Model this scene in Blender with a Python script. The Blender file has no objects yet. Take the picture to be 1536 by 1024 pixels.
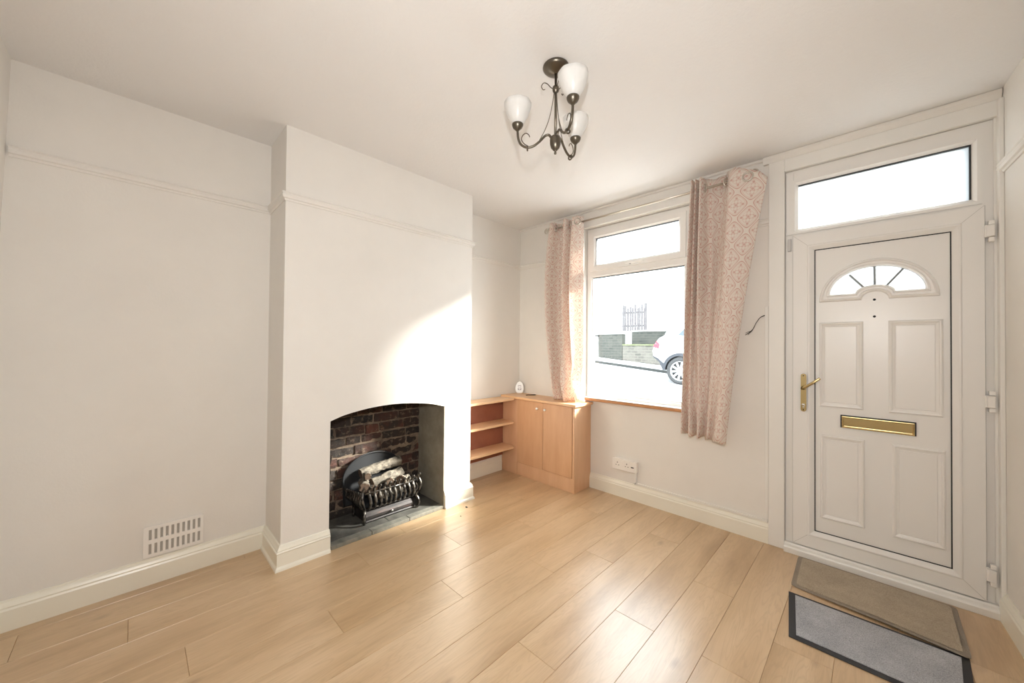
import bpy, bmesh, math, random
from mathutils import Vector, Matrix, noise
random.seed(7)
SC = bpy.context.scene
COL = SC.collection
PI = math.pi
H = 2.45

# ------------------------------------------------------------------ helpers
def tag(o, label=None, cat=None, group=None, kind=None):
    if label: o['label'] = label
    if cat: o['category'] = cat
    if group: o['group'] = group
    if kind: o['kind'] = kind
    return o

def empty(name, loc=(0, 0, 0), rz=0.0):
    o = bpy.data.objects.new(name, None)
    COL.objects.link(o)
    o.location = loc
    o.rotation_euler = (0, 0, rz)
    o.empty_display_size = 0.05
    return o

class MB:
    """collects shapes, builds ONE mesh object"""
    def __init__(s):
        s.v = []; s.f = []; s.uv = None; s.att = {}; s.smooth = []
    def add(s, vs, fs, sm=False):
        b = len(s.v)
        s.v += [tuple(p) for p in vs]
        s.f += [tuple(i + b for i in f) for f in fs]
        s.smooth += [sm] * len(fs)
        return s
    def box(s, x0, x1, y0, y1, z0, z1):
        v = [(x0, y0, z0), (x1, y0, z0), (x1, y1, z0), (x0, y1, z0), (x0, y0, z1), (x1, y0, z1), (x1, y1, z1), (x0, y1, z1)]
        return s.add(v, [(0, 3, 2, 1), (4, 5, 6, 7), (0, 1, 5, 4), (1, 2, 6, 5), (2, 3, 7, 6), (3, 0, 4, 7)])
    def obox(s, c, ax, ay, az, hx, hy, hz):
        c, ax, ay, az = map(Vector, (c, ax, ay, az))
        v = []
        for k in (-1, 1):
            for i, j in ((-1, -1), (1, -1), (1, 1), (-1, 1)):
                v.append(c + ax * hx * i + ay * hy * j + az * hz * k)
        return s.add(v, [(0, 3, 2, 1), (4, 5, 6, 7), (0, 1, 5, 4), (1, 2, 6, 5), (2, 3, 7, 6), (3, 0, 4, 7)])
    def tube(s, pts, r, n=10, caps=True, closed=False):
        pts = [Vector(p) for p in pts]
        m = len(pts)
        rs = r if isinstance(r, (list, tuple)) else [r] * m
        base = len(s.v)
        prev = None
        vs = []
        for i, p in enumerate(pts):
            if closed: t = pts[(i + 1) % m] - pts[i - 1]
            else: t = pts[min(i + 1, m - 1)] - pts[max(i - 1, 0)]
            t.normalize()
            if prev is None:
                u = t.orthogonal().normalized()
            else:
                u = (prev - t * prev.dot(t)).normalized()
            prev = u
            w = t.cross(u)
            for k in range(n):
                a = 2 * PI * k / n
                vs.append(p + (u * math.cos(a) + w * math.sin(a)) * rs[i])
        fs = []
        for i in range(m if closed else m - 1):
            j = (i + 1) % m
            for k in range(n):
                fs.append((i * n + k, i * n + (k + 1) % n, j * n + (k + 1) % n, j * n + k))
        s.add(vs, fs, True)
        if caps and not closed:
            s.f.append(tuple(base + k for k in reversed(range(n)))); s.smooth.append(False)
            s.f.append(tuple(base + (m - 1) * n + k for k in range(n))); s.smooth.append(False)
        return s
    def lathe(s, prof, c=(0, 0, 0), axis=(0, 0, 1), n=24, fl=None, sm=True):
        """prof: list of (radius, height)"""
        c = Vector(c); ax = Vector(axis).normalized()
        u = ax.orthogonal().normalized(); w = ax.cross(u)
        vs = []
        for (r, h) in prof:
            for k in range(n):
                a = 2 * PI * k / n
                rr = r if fl is None else r * fl(a, h)
                vs.append(c + ax * h + (u * math.cos(a) + w * math.sin(a)) * rr)
        fs = []
        for i in range(len(prof) - 1):
            for k in range(n):
                fs.append((i * n + k, i * n + (k + 1) % n, (i + 1) * n + (k + 1) % n, (i + 1) * n + k))
        return s.add(vs, fs, sm)
    def prism(s, poly, fn, a, b):
        """poly 2-D counter-clockwise; fn(u,v,w)->xyz"""
        n = len(poly)
        vs = [fn(u, v, a) for u, v in poly] + [fn(u, v, b) for u, v in poly]
        fs = [tuple(range(n)), tuple(reversed(range(n, 2 * n)))]
        for i in range(n):
            j = (i + 1) % n
            fs.append((i, i + n, j + n, j))
        return s.add(vs, fs)
    def grid_plate(s, us, vs_, holes, fn, a, b):
        """plate with rectangular holes: cells between breaks; fn(u,v,w)"""
        nu, nv = len(us) - 1, len(vs_) - 1
        solid = lambda i, j: 0 <= i < nu and 0 <= j < nv and (i, j) not in holes
        idx = {}
        V = []
        def vid(i, j, k):
            if (i, j, k) not in idx:
                idx[(i, j, k)] = len(V); V.append(fn(us[i], vs_[j], (a, b)[k]))
            return idx[(i, j, k)]
        F = []
        for i in range(nu):
            for j in range(nv):
                if not solid(i, j): continue
                F.append((vid(i, j, 0), vid(i + 1, j, 0), vid(i + 1, j + 1, 0), vid(i, j + 1, 0)))
                F.append((vid(i, j, 1), vid(i, j + 1, 1), vid(i + 1, j + 1, 1), vid(i + 1, j, 1)))
                if not solid(i - 1, j): F.append((vid(i, j, 0), vid(i, j + 1, 0), vid(i, j + 1, 1), vid(i, j, 1)))
                if not solid(i + 1, j): F.append((vid(i + 1, j, 0), vid(i + 1, j, 1), vid(i + 1, j + 1, 1), vid(i + 1, j + 1, 0)))
                if not solid(i, j - 1): F.append((vid(i, j, 0), vid(i, j, 1), vid(i + 1, j, 1), vid(i + 1, j, 0)))
                if not solid(i, j + 1): F.append((vid(i, j + 1, 0), vid(i + 1, j + 1, 0), vid(i + 1, j + 1, 1), vid(i, j + 1, 1)))
        return s.add(V, F)
    def loft(s, loops, closed=True, cap0=False, cap1=False, sm=False):
        n = len(loops[0]); base = len(s.v)
        vs = [p for L in loops for p in L]
        fs = []
        for i in range(len(loops) - 1):
            for k in range(n if closed else n - 1):
                k2 = (k + 1) % n
                fs.append((i * n + k, i * n + k2, (i + 1) * n + k2, (i + 1) * n + k))
        s.add(vs, fs, sm)
        if cap0: s.f.append(tuple(base + k for k in reversed(range(n)))); s.smooth.append(False)
        if cap1: s.f.append(tuple(base + (len(loops) - 1) * n + k for k in range(n))); s.smooth.append(False)
        return s
    def ring(s, x0, x1, z0, z1, prof, fill=False, fn=None):
        """mitred rectangular frame on a front-wall plane; prof = [(inset, y)]"""
        fn = fn or (lambda u, v, w: (u, w, v))
        L = [[fn(x0 + i, z0 + i, y), fn(x1 - i, z0 + i, y), fn(x1 - i, z1 - i, y), fn(x0 + i, z1 - i, y)] for i, y in prof]
        return s.loft(L, True, False, fill)
    def build(s, name, mat=None, parent=None, bevel=0.0, seg=2, sub=0, fix=True, loc=None, auto=None):
        me = bpy.data.meshes.new(name)
        me.from_pydata(s.v, [], s.f)
        me.polygons.foreach_set('use_smooth', s.smooth)
        if s.uv:
            uvl = me.uv_layers.new(name='UVMap')
            for l in me.loops: uvl.data[l.index].uv = s.uv[l.vertex_index]
        for k, vals in s.att.items():
            at = me.attributes.new(k, 'FLOAT', 'FACE')
            at.data.foreach_set('value', vals)
        if fix:
            bm = bmesh.new(); bm.from_mesh(me)
            bmesh.ops.recalc_face_normals(bm, faces=bm.faces)
            bm.to_mesh(me); bm.free()
        me.update()
        o = bpy.data.objects.new(name, me)
        COL.objects.link(o)
        if mat: me.materials.append(mat)
        if parent: o.parent = parent
        if loc: o.location = loc
        if bevel:
            m = o.modifiers.new('bevel', 'BEVEL'); m.width = bevel; m.segments = seg; m.limit_method = 'ANGLE'; m.angle_limit = math.radians(35)
            m.harden_normals = False
        if sub:
            m = o.modifiers.new('sub', 'SUBSURF'); m.levels = sub; m.render_levels = sub
        return o

FR = lambda u, v, w: (u, w, v)     # front-wall plane (x,z) with depth y
LF = lambda u, v, w: (w, u, v)     # left-wall plane (y,z) with depth x

def sym(n, i): return n
def lerp(a, b, t): return a + (b - a) * t
def catmull(P, n):
    out = []
    m = len(P)
    for i in range(m - 1):
        p0 = P[max(i - 1, 0)]; p1 = P[i]; p2 = P[i + 1]; p3 = P[min(i + 2, m - 1)]
        for k in range(n):
            t = k / n
            out.append(tuple(0.5 * ((2 * b) + (-a + c) * t + (2 * a - 5 * b + 4 * c - d) * t * t + (-a + 3 * b - 3 * c + d) * t ** 3) for a, b, c, d in zip(p0, p1, p2, p3)))
    out.append(tuple(P[-1]))
    return out

def copy_tree(o, parent=None):
    c = o.copy(); COL.objects.link(c)
    c.parent = parent
    for ch in list(o.children):
        copy_tree(ch, c)
    return c

# ------------------------------------------------------------------ materials
def mat(name, col, rough=0.5, metal=0.0, spec=0.5, coat=0.0):
    m = bpy.data.materials.new(name); m.use_nodes = True
    b = m.node_tree.nodes['Principled BSDF']
    b.inputs['Base Color'].default_value = (*col, 1)
    b.inputs['Roughness'].default_value = rough
    b.inputs['Metallic'].default_value = metal
    b.inputs['Specular IOR Level'].default_value = spec
    b.inputs['Coat Weight'].default_value = coat
    return m

class NT:
    def __init__(s, m):
        s.t = m.node_tree; s.b = s.t.nodes['Principled BSDF']
    def n(s, typ, **kw):
        nd = s.t.nodes.new(typ)
        for k, v in kw.items():
            if k in nd.inputs.keys() and not hasattr(nd, k): nd.inputs[k].default_value = v
            else: setattr(nd, k, v)
        return nd
    def l(s, a, b): s.t.links.new(a, b)
    def math(s, op, a, b=None, c=None, clamp=False):
        nd = s.t.nodes.new('ShaderNodeMath'); nd.operation = op; nd.use_clamp = clamp
        for i, v in enumerate((a, b, c)):
            if v is None: continue
            if isinstance(v, (int, float)): nd.inputs[i].default_value = v
            else: s.l(v, nd.inputs[i])
        return nd.outputs[0]
    def ramp(s, fac, stops):
        nd = s.t.nodes.new('ShaderNodeValToRGB')
        e = nd.color_ramp.elements
        while len(e) < len(stops): e.new(0.5)
        for el, (p, c) in zip(e, stops):
            el.position = p; el.color = (*c, 1) if len(c) == 3 else c
        s.l(fac, nd.inputs[0])
        return nd.outputs[0]
    def noise(s, vec, scale, detail=4, rough=0.6, dim='3D'):
        nd = s.t.nodes.new('ShaderNodeTexNoise')
        nd.inputs['Scale'].default_value = scale; nd.inputs['Detail'].default_value = detail; nd.inputs['Roughness'].default_value = rough
        if vec is not None: s.l(vec, nd.inputs['Vector'])
        return nd.outputs['Fac']
    def pos(s, sx=1, sy=1, sz=1):
        g = s.t.nodes.new('ShaderNodeTexCoord')
        mp = s.t.nodes.new('ShaderNodeMapping'); mp.inputs['Scale'].default_value = (sx, sy, sz)
        s.l(g.outputs['Object'], mp.inputs['Vector'])
        return mp.outputs[0]
    def mix(s, fac, a, b, blend='MIX'):
        nd = s.t.nodes.new('ShaderNodeMix'); nd.data_type = 'RGBA'; nd.blend_type = blend
        for sock, v in ((nd.inputs[0], fac), (nd.inputs[6], a), (nd.inputs[7], b)):
            if isinstance(v, (int, float)): sock.default_value = v
            elif isinstance(v, tuple): sock.default_value = (*v, 1)
            else: s.l(v, sock)
        return nd.outputs[2]
    def bump(s, h, strength, dist=0.01):
        nd = s.t.nodes.new('ShaderNodeBump'); nd.inputs['Strength'].default_value = strength; nd.inputs['Distance'].default_value = dist
        s.l(h, nd.inputs['Height']); s.l(nd.outputs[0], s.b.inputs['Normal'])

def paint(name, col, rough=0.6, var=0.02, scale=2.5, bump=0.15, bscale=120, bdist=0.002, spec=0.3):
    m = mat(name, col, rough, spec=spec); t = NT(m)
    p = t.pos()
    f = t.noise(p, scale, 5, 0.65)
    c = t.ramp(f, [(0.3, tuple(x * (1 - var) for x in col)), (0.7, tuple(min(1, x * (1 + var)) for x in col))])
    t.l(c, t.b.inputs['Base Color'])
    t.bump(t.noise(p, bscale, 3, 0.6), bump, bdist)
    return m

M_wall = paint('wall paint', (0.78, 0.75, 0.705), 0.75, 0.025, 2.2, 0.25, 90)
M_ceil = paint('ceiling paint', (0.80, 0.785, 0.77), 0.8, 0.012, 1.6, 0.45, 70, 0.004)
M_gloss = paint('skirting gloss', (0.83, 0.80, 0.70), 0.28, 0.015, 3, 0.06, 30, spec=0.5)
M_trim = paint('white trim', (0.80, 0.78, 0.74), 0.35, 0.01, 3, 0.05, 30, spec=0.5)
M_upvc = paint('white upvc', (0.80, 0.78, 0.75), 0.32, 0.006, 3, 0.02, 200, spec=0.5)
M_white = mat('white plastic', (0.85, 0.82, 0.78), 0.35)
M_gasket = mat('black gasket', (0.02, 0.02, 0.02), 0.6)
M_brass = mat('polished brass', (0.60, 0.47, 0.235), 0.22, 1.0)
M_black = mat('black', (0.015, 0.013, 0.012), 0.5)
M_pewter = mat('antique brass', (0.17, 0.148, 0.118), 0.36, 1.0)
M_steel = mat('brushed steel', (0.62, 0.57, 0.50), 0.28, 1.0)
M_knob_glint = mat('bright white', (0.9, 0.88, 0.84), 0.15)  # white base colour stands in for the glint on the chrome knobs
M_chrome = mat('chrome', (0.85, 0.85, 0.83), 0.12, 1.0)
M_iron = mat('grey iron', (0.022, 0.023, 0.025), 0.65, 0.1, 0.3)
M_vent_back = mat('vent duct', (0.46, 0.43, 0.385), 0.8)

def glass(name, tint=(1, 1, 1)):
    m = bpy.data.materials.new(name); m.use_nodes = True
    t = m.node_tree; t.nodes.remove(t.nodes['Principled BSDF'])
    o = t.nodes['Material Output']
    tr = t.nodes.new('ShaderNodeBsdfTransparent'); tr.inputs[0].default_value = (*tint, 1)
    gl = t.nodes.new('ShaderNodeBsdfGlossy'); gl.inputs['Roughness'].default_value = 0.02
    fr = t.nodes.new('ShaderNodeFresnel'); fr.inputs['IOR'].default_value = 1.45
    mx = t.nodes.new('ShaderNodeMixShader')
    ge = t.nodes.new('ShaderNodeNewGeometry'); mu = t.nodes.new('ShaderNodeMath'); mu.operation = 'MULTIPLY'
    sb = t.nodes.new('ShaderNodeMath'); sb.operation = 'SUBTRACT'; sb.inputs[0].default_value = 1.0
    t.links.new(ge.outputs['Backfacing'], sb.inputs[1]); t.links.new(sb.outputs[0], mu.inputs[0]); t.links.new(fr.outputs[0], mu.inputs[1])
    t.links.new(mu.outputs[0], mx.inputs[0]); t.links.new(tr.outputs[0], mx.inputs[1]); t.links.new(gl.outputs[0], mx.inputs[2])
    t.links.new(mx.outputs[0], o.inputs[0])
    return m
M_glass = glass('window glass', (0.97, 0.985, 0.98))
M_carglass = mat('car glass', (0.05, 0.07, 0.08), 0.08)

def frosted(name):
    m = bpy.data.materials.new(name); m.use_nodes = True
    t = m.node_tree; t.nodes.remove(t.nodes['Principled BSDF'])
    tr = t.nodes.new('ShaderNodeBsdfTranslucent'); tr.inputs[0].default_value = (0.42, 0.43, 0.43, 1)
    tp = t.nodes.new('ShaderNodeBsdfTransparent'); tp.inputs[0].default_value = (0.95, 0.97, 0.97, 1)
    mx = t.nodes.new('ShaderNodeMixShader'); mx.inputs[0].default_value = 0.06
    t.links.new(tr.outputs[0], mx.inputs[1]); t.links.new(tp.outputs[0], mx.inputs[2])
    t.links.new(mx.outputs[0], t.nodes['Material Output'].inputs[0])
    return m
M_frost = frosted('frosted glass')

def wood(name, c1, c2, sx, sy, sz, rough=0.4):
    m = mat(name, c1, rough); t = NT(m)
    p = t.pos(sx, sy, sz)
    f = t.noise(p, 1.0, 6, 0.65)
    t.l(t.ramp(f, [(0.3, c1), (0.7, c2)]), t.b.inputs['Base Color'])
    t.bump(f, 0.08, 0.002)
    return m
M_cab = wood('cabinet veneer', (0.62, 0.37, 0.215), (0.71, 0.45, 0.275), 12, 12, 2.0, 0.42)
M_cabtop = wood('worktop veneer', (0.68, 0.41, 0.22), (0.76, 0.48, 0.27), 2.0, 14, 14, 0.35)
M_cabdoor = wood('cabinet door veneer', (0.56, 0.315, 0.17), (0.65, 0.385, 0.22), 12, 12, 2.0, 0.42)
M_gap_shade = mat('door gap shade', (0.20, 0.10, 0.05), 0.7)  # dark brown that paints the shade in the cupboard door gaps
M_shelf = wood('pine shelf', (0.72, 0.45, 0.25), (0.83, 0.58, 0.36), 14, 1.6, 14, 0.4)
M_redwood = wood('red brown hardboard', (0.27, 0.10, 0.06), (0.36, 0.145, 0.09), 4, 4, 4, 0.6)
M_sill = wood('stained sill', (0.42, 0.19, 0.075), (0.55, 0.27, 0.12), 2, 12, 12, 0.3)

# laminate floor: every plank has its own seed on the 'seed' attribute
def floor_mat():
    m = mat('oak laminate', (0.5, 0.34, 0.2), 0.3); t = NT(m)
    at = t.t.nodes.new('ShaderNodeAttribute'); at.attribute_name = 'seed'
    g = t.t.nodes.new('ShaderNodeTexCoord')
    def vec(sx, sy, k):
        mp = t.t.nodes.new('ShaderNodeMapping'); mp.inputs['Scale'].default_value = (sx, sy, 1)
        t.l(g.outputs['Object'], mp.inputs['Vector'])
        cb = t.t.nodes.new('ShaderNodeCombineXYZ')
        t.l(t.math('MULTIPLY', at.outputs['Fac'], k), cb.inputs[2]); t.l(t.math('MULTIPLY', at.outputs['Fac'], k * 0.37), cb.inputs[1])
        ad = t.t.nodes.new('ShaderNodeVectorMath'); ad.operation = 'ADD'
        t.l(mp.outputs[0], ad.inputs[0]); t.l(cb.outputs[0], ad.inputs[1])
        return ad.outputs[0]
    big = t.noise(vec(7, 1.1, 91), 1.0, 5, 0.6)
    wv = t.t.nodes.new('ShaderNodeTexNoise'); wv.inputs['Scale'].default_value = 1; wv.inputs['Detail'].default_value = 3; wv.inputs['Distortion'].default_value = 1.6
    t.l(vec(16, 1.6, 57), wv.inputs['Vector'])
    cath = t.math('ABSOLUTE', t.math('SINE', t.math('MULTIPLY', wv.outputs['Fac'], 26)))
    fine = t.noise(vec(120, 4, 33), 1.0, 4, 0.7)
    col = t.ramp(big, [(0.30, (0.42, 0.268, 0.135)), (0.48, (0.555, 0.380, 0.212)), (0.70, (0.645, 0.468, 0.285))])
    col = t.mix(t.math('MULTIPLY', t.math('POWER', cath, 6), 0.22), col, (0.34, 0.21, 0.11))
    col = t.mix(t.math('MULTIPLY', t.math('SUBTRACT', fine, 0.42, clamp=True), 0.45), col, (0.38, 0.235, 0.125))
    # knots
    vo = t.t.nodes.new('ShaderNodeTexVoronoi'); vo.inputs['Scale'].default_value = 1.0
    t.l(vec(4.2, 1.9, 71), vo.inputs['Vector'])
    kn = t.math('SUBTRACT', 1.0, t.math('MULTIPLY', t.math('ADD', vo.outputs['Distance'], t.math('MULTIPLY', fine, 0.05)), 9.0), clamp=True)
    col = t.mix(t.math('MULTIPLY', kn, 0.75), col, (0.22, 0.12, 0.06))
    t.l(col, t.b.inputs['Base Color'])
    t.l(t.math('ADD', t.math('MULTIPLY', fine, 0.08), 0.27), t.b.inputs['Roughness'])
    t.b.inputs['Specular IOR Level'].default_value = 0.9
    t.b.inputs['Coat Weight'].default_value = 0.5; t.b.inputs['Coat Roughness'].default_value = 0.36
    t.bump(fine, 0.05, 0.0005)
    return m
M_floor = floor_mat()

def brick_mat():
    m = mat('sooty brick', (0.2, 0.08, 0.05), 0.9); t = NT(m)
    at = t.t.nodes.new('ShaderNodeAttribute'); at.attribute_name = 'seed'
    p = t.pos()
    col = t.ramp(at.outputs['Fac'], [(0.0, (0.012, 0.010, 0.009)), (0.35, (0.035, 0.020, 0.015)), (0.65, (0.075, 0.030, 0.021)), (1.0, (0.14, 0.052, 0.033))])
    n1 = t.noise(p, 26, 6, 0.7); n2 = t.noise(p, 9, 5, 0.7)
    col = t.mix(t.ramp(n2, [(0.40, (0, 0, 0)), (0.60, (0.85, 0.85, 0.85))]), col, (0.030, 0.026, 0.022))
    col = t.mix(t.ramp(n1, [(0.54, (0, 0, 0)), (0.68, (0.75, 0.75, 0.75))]), col, (0.22, 0.165, 0.12))
    t.l(col, t.b.inputs['Base Color'])
    t.bump(n1, 0.8, 0.01)
    return m
M_brick = brick_mat()
def stone_mat(name, c1, c2, sc=8, bump=0.5, rough=0.85, c3=None):
    m = mat(name, c1, rough); t = NT(m); p = t.pos()
    n = t.noise(p, sc, 8, 0.7)
    st = [(0.3, c1), (0.62, c2)] + ([(0.8, c3)] if c3 else [])
    t.l(t.ramp(n, st), t.b.inputs['Base Color']); t.bump(n, bump, 0.006)
    return m
M_mortar = stone_mat('old mortar', (0.06, 0.045, 0.035), (0.25, 0.185, 0.13), 14, 0.8)
M_render = stone_mat('grey render', (0.20, 0.18, 0.14), (0.32, 0.29, 0.225), 6, 0.2, 0.9)
M_slate = stone_mat('hearth slate', (0.12, 0.118, 0.10), (0.25, 0.24, 0.20), 16, 0.4, 0.7)
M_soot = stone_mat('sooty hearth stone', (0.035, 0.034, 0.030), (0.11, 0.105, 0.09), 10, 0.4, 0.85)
M_bark = stone_mat('ashen log bark', (0.035, 0.030, 0.025), (0.23, 0.20, 0.155), 30, 1.0, 0.9, (0.46, 0.42, 0.35))
M_logend = stone_mat('log cut end', (0.075, 0.048, 0.032), (0.14, 0.095, 0.065), 40, 0.4, 0.9)
def castiron():
    m = mat('worn cast iron', (0.10, 0.10, 0.095), 0.32, 0.85); t = NT(m); p = t.pos()
    n = t.noise(p, 40, 4, 0.6)
    t.l(t.ramp(n, [(0.40, (0.035, 0.032, 0.030)), (0.60, (0.16, 0.148, 0.13)), (0.78, (0.36, 0.33, 0.28))]), t.b.inputs['Base Color'])
    t.l(t.math('ADD', t.math('MULTIPLY', n, 0.35), 0.15), t.b.inputs['Roughness'])
    return m
M_cast = castiron()
def panmat():
    m = mat('ash cover iron', (0.1, 0.09, 0.08), 0.35, 0.7); t = NT(m)
    n = t.noise(t.pos(30, 5, 30), 1, 4, 0.6)
    t.l(t.ramp(n, [(0.4, (0.020, 0.018, 0.018)), (0.62, (0.06, 0.052, 0.05)), (0.78, (0.16, 0.075, 0.055))]), t.b.inputs['Base Color'])
    return m
M_pan = panmat(); M_pan.node_tree.nodes['Principled BSDF'].inputs['Metallic'].default_value = 0.45; M_pan.node_tree.nodes['Principled BSDF'].inputs['Roughness'].default_value = 0.45

# curtain cloth: ogee medallions
def curtain_mat():
    m = bpy.data.materials.new('damask curtain'); m.use_nodes = True
    t = NT(m)
    uv = t.t.nodes.new('ShaderNodeUVMap')
    sp = t.t.nodes.new('ShaderNodeSeparateXYZ'); t.l(uv.outputs[0], sp.inputs[0])
    U, V = sp.outputs[0], sp.outputs[1]
    P, Q = 0.130, 0.172
    cu = t.math('COSINE', t.math('MULTIPLY', U, 2 * PI / P))
    cv = t.math('COSINE', t.math('MULTIPLY', V, 2 * PI / Q))
    f = t.math('ADD', cu, cv)
    af = t.math('ABSOLUTE', f)
    def band(c, w):
        return t.math('LESS_THAN', t.math('ABSOLUTE', t.math('SUBTRACT', af, c)), w)
    l1 = band(0.26, 0.075); l2 = band(0.56, 0.04)
    # inner motif: petals and dots
    cu4 = t.math('COSINE', t.math('MULTIPLY', U, 8 * PI / P)); cv4 = t.math('COSINE', t.math('MULTIPLY', V, 8 * PI / Q))
    dots = t.math('MULTIPLY', t.math('GREATER_THAN', t.math('ADD', cu4, cv4), 1.45), t.math('GREATER_THAN', af, 0.75))
    motif = t.math('MULTIPLY', t.math('GREATER_THAN', af, 1.3), t.math('LESS_THAN', t.math('ABSOLUTE', t.math('MULTIPLY', cu4, cv4)), 0.13))
    core = t.math('MULTIPLY', band(1.18, 0.03), 0.6)
    a = t.math('MAXIMUM', t.math('MULTIPLY', l1, 0.95), t.math('MULTIPLY', l2, 0.6))
    b_ = t.math('MAXIMUM', t.math('MULTIPLY', dots, 0.8), t.math('MULTIPLY', motif, 0.75))
    k = t.math('MAXIMUM', t.math('MAXIMUM', a, b_), core)
    weave = t.noise(None, 500, 2, 0.5)
    col = t.mix(k, (0.90, 0.86, 0.80), (0.67, 0.40, 0.35))
    t.l(col, t.b.inputs['Base Color'])
    t.b.inputs['Roughness'].default_value = 0.85
    t.b.inputs['Specular IOR Level'].default_value = 0.15
    tr = t.t.nodes.new('ShaderNodeBsdfTranslucent')
    t.l(t.mix(0.5, col, (1.0, 0.86, 0.76)), tr.inputs[0])
    mx = t.t.nodes.new('ShaderNodeMixShader'); mx.inputs[0].default_value = 0.40
    out = t.t.nodes['Material Output']
    t.l(t.b.outputs[0], mx.inputs[1]); t.l(tr.outputs[0], mx.inputs[2]); t.l(mx.outputs[0], out.inputs[0])
    return m
M_curtain = curtain_mat()

def shade_mat():
    m = mat('alabaster glass', (0.86, 0.85, 0.83), 0.3); t = NT(m)
    n = t.noise(t.pos(20, 20, 8), 1, 4, 0.6)
    t.l(t.ramp(n, [(0.35, (0.84, 0.84, 0.83)), (0.65, (0.96, 0.955, 0.94))]), t.b.inputs['Base Color'])
    tr = t.t.nodes.new('ShaderNodeBsdfTranslucent'); tr.inputs[0].default_value = (0.95, 0.94, 0.92, 1)
    mx = t.t.nodes.new('ShaderNodeMixShader'); mx.inputs[0].default_value = 0.30
    out = t.t.nodes['Material Output']
    t.l(t.b.outputs[0], mx.inputs[1]); t.l(tr.outputs[0], mx.inputs[2]); t.l(mx.outputs[0], out.inputs[0])
    return m
M_shade = shade_mat()

def carpet(name, c1, c2, sc=260):
    m = mat(name, c1, 0.95, spec=0.1); t = NT(m); p = t.pos()
    n = t.noise(p, sc, 3, 0.8); n2 = t.noise(p, 9, 4, 0.6)
    k = t.math('ADD', t.math('MULTIPLY', n, 0.75), t.math('MULTIPLY', n2, 0.25))
    t.l(t.ramp(k, [(0.35, c1), (0.65, c2)]), t.b.inputs['Base Color']); t.bump(n, 0.7, 0.004)
    return m
M_matgrey = carpet('grey ribbed pile', (0.24, 0.245, 0.265), (0.60, 0.61, 0.64))
M_matbeige = carpet('taupe pile', (0.33, 0.27, 0.20), (0.56, 0.48, 0.375))
M_matfoam = carpet('mat rubber edge', (0.26, 0.22, 0.18), (0.38, 0.33, 0.27))
M_matedge = mat('dark rubber', (0.035, 0.035, 0.038), 0.7)

# ------------------------------------------------------------------ camera
cam_d = bpy.data.cameras.new('camera'); cam = bpy.data.objects.new('camera', cam_d); COL.objects.link(cam)
Rr = Vector((0.71447118, 0.69960904, 0.00883935)); Ru = Vector((0.00138101, -0.01404379, 0.99990043)); Rf = Vector((-0.69966351, 0.71438783, 0.01100005))
mw = Matrix.Identity(4)
CAM = Vector((2.64950909, -2.8204527, 1.23492098))
for i in range(3):
    mw[i][0] = Rr[i]; mw[i][1] = Ru[i]; mw[i][2] = -Rf[i]; mw[i][3] = CAM[i]
cam.matrix_world = mw
cam_d.sensor_width = 36.0; cam_d.sensor_fit = 'HORIZONTAL'
cam_d.lens = 36.0 * 551.875 / 1536.0
cam_d.clip_start = 0.03; cam_d.clip_end = 200
SC.camera = cam

# ------------------------------------------------------------------ room shell
YB = -3.215                     # back wall
CX = 0.329                      # chimney breast face
CY0, CY1 = -2.2525, -0.9235
FY0, FY1 = -2.0, -1.172         # fireplace opening
WX = lambda y: 3.082 - 0.06 * y # right wall, slightly splayed

# floor planks
fb = MB(); seeds = []
xs = [-0.11, 0.08, 0.272, 0.462, 0.648, 0.842, 1.032, 1.22, 1.408, 1.592, 1.785, 1.971, 2.159, 2.35, 2.54, 2.73, 2.92, 3.11, 3.30]
joints = [-1.1, -0.62, -1.563, -1.89, -1.40, -0.917, -1.685, -1.212, -0.902, -1.688, -1.231, -0.74, -1.217, -0.93, -1.6, -1.1, -0.5, -1.4]
L = 1.265
for i in range(len(xs) - 1):
    j0 = joints[i]
    ys = sorted(y for y in [j0 + k * L for k in range(-3, 4)] if YB < y < 0.0)
    ys = [YB - 0.06] + ys + [0.0]
    for a, b in zip(ys, ys[1:]):
        if b - a < 0.004: continue
        g = 0.0013; dz = -0.0024
        x0, x1 = xs[i], xs[i + 1]
        top = [(x0 + g, a + g, 0), (x1 - g, a + g, 0), (x1 - g, b - g, 0), (x0 + g, b - g, 0)]
        bot = [(x0, a, dz), (x1, a, dz), (x1, b, dz), (x0, b, dz)]
        fb.add(top + bot, [(0, 1, 2, 3), (4, 5, 1, 0), (5, 6, 2, 1), (6, 7, 3, 2), (7, 4, 0, 3)])
        seeds += [random.random()] * 5
fb.box(-0.15, 3.35, YB - 0.1, 0.0, -0.12, -0.0025); seeds += [0.5] * 6
fb.att['seed'] = seeds
tag(fb.build('floor', M_floor, fix=False), 'light oak laminate plank floor of the whole room', 'floor', kind='structure')

tag(MB().box(-0.15, 3.4, YB - 0.12, 0.25, H, H + 0.12).build('ceiling', M_ceil), 'off-white textured ceiling', 'ceiling', kind='structure')

# left wall with the chimney breast and its arched opening
lw = MB()
lw.box(-0.12, 0, YB - 0.1, FY0, 0, H)
lw.box(-0.12, 0, FY1, 0.25, 0, H)
lw.box(-0.12, 0, FY0, FY1, 1.30, H)
arch_pts = catmull([(FY0, 0.771), (-1.905, 0.800), (-1.735, 0.825), (-1.546, 0.829), (-1.334, 0.808), (FY1, 0.769)], 5)
FD = 0.115    # thickness of the front of the breast above the opening
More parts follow.
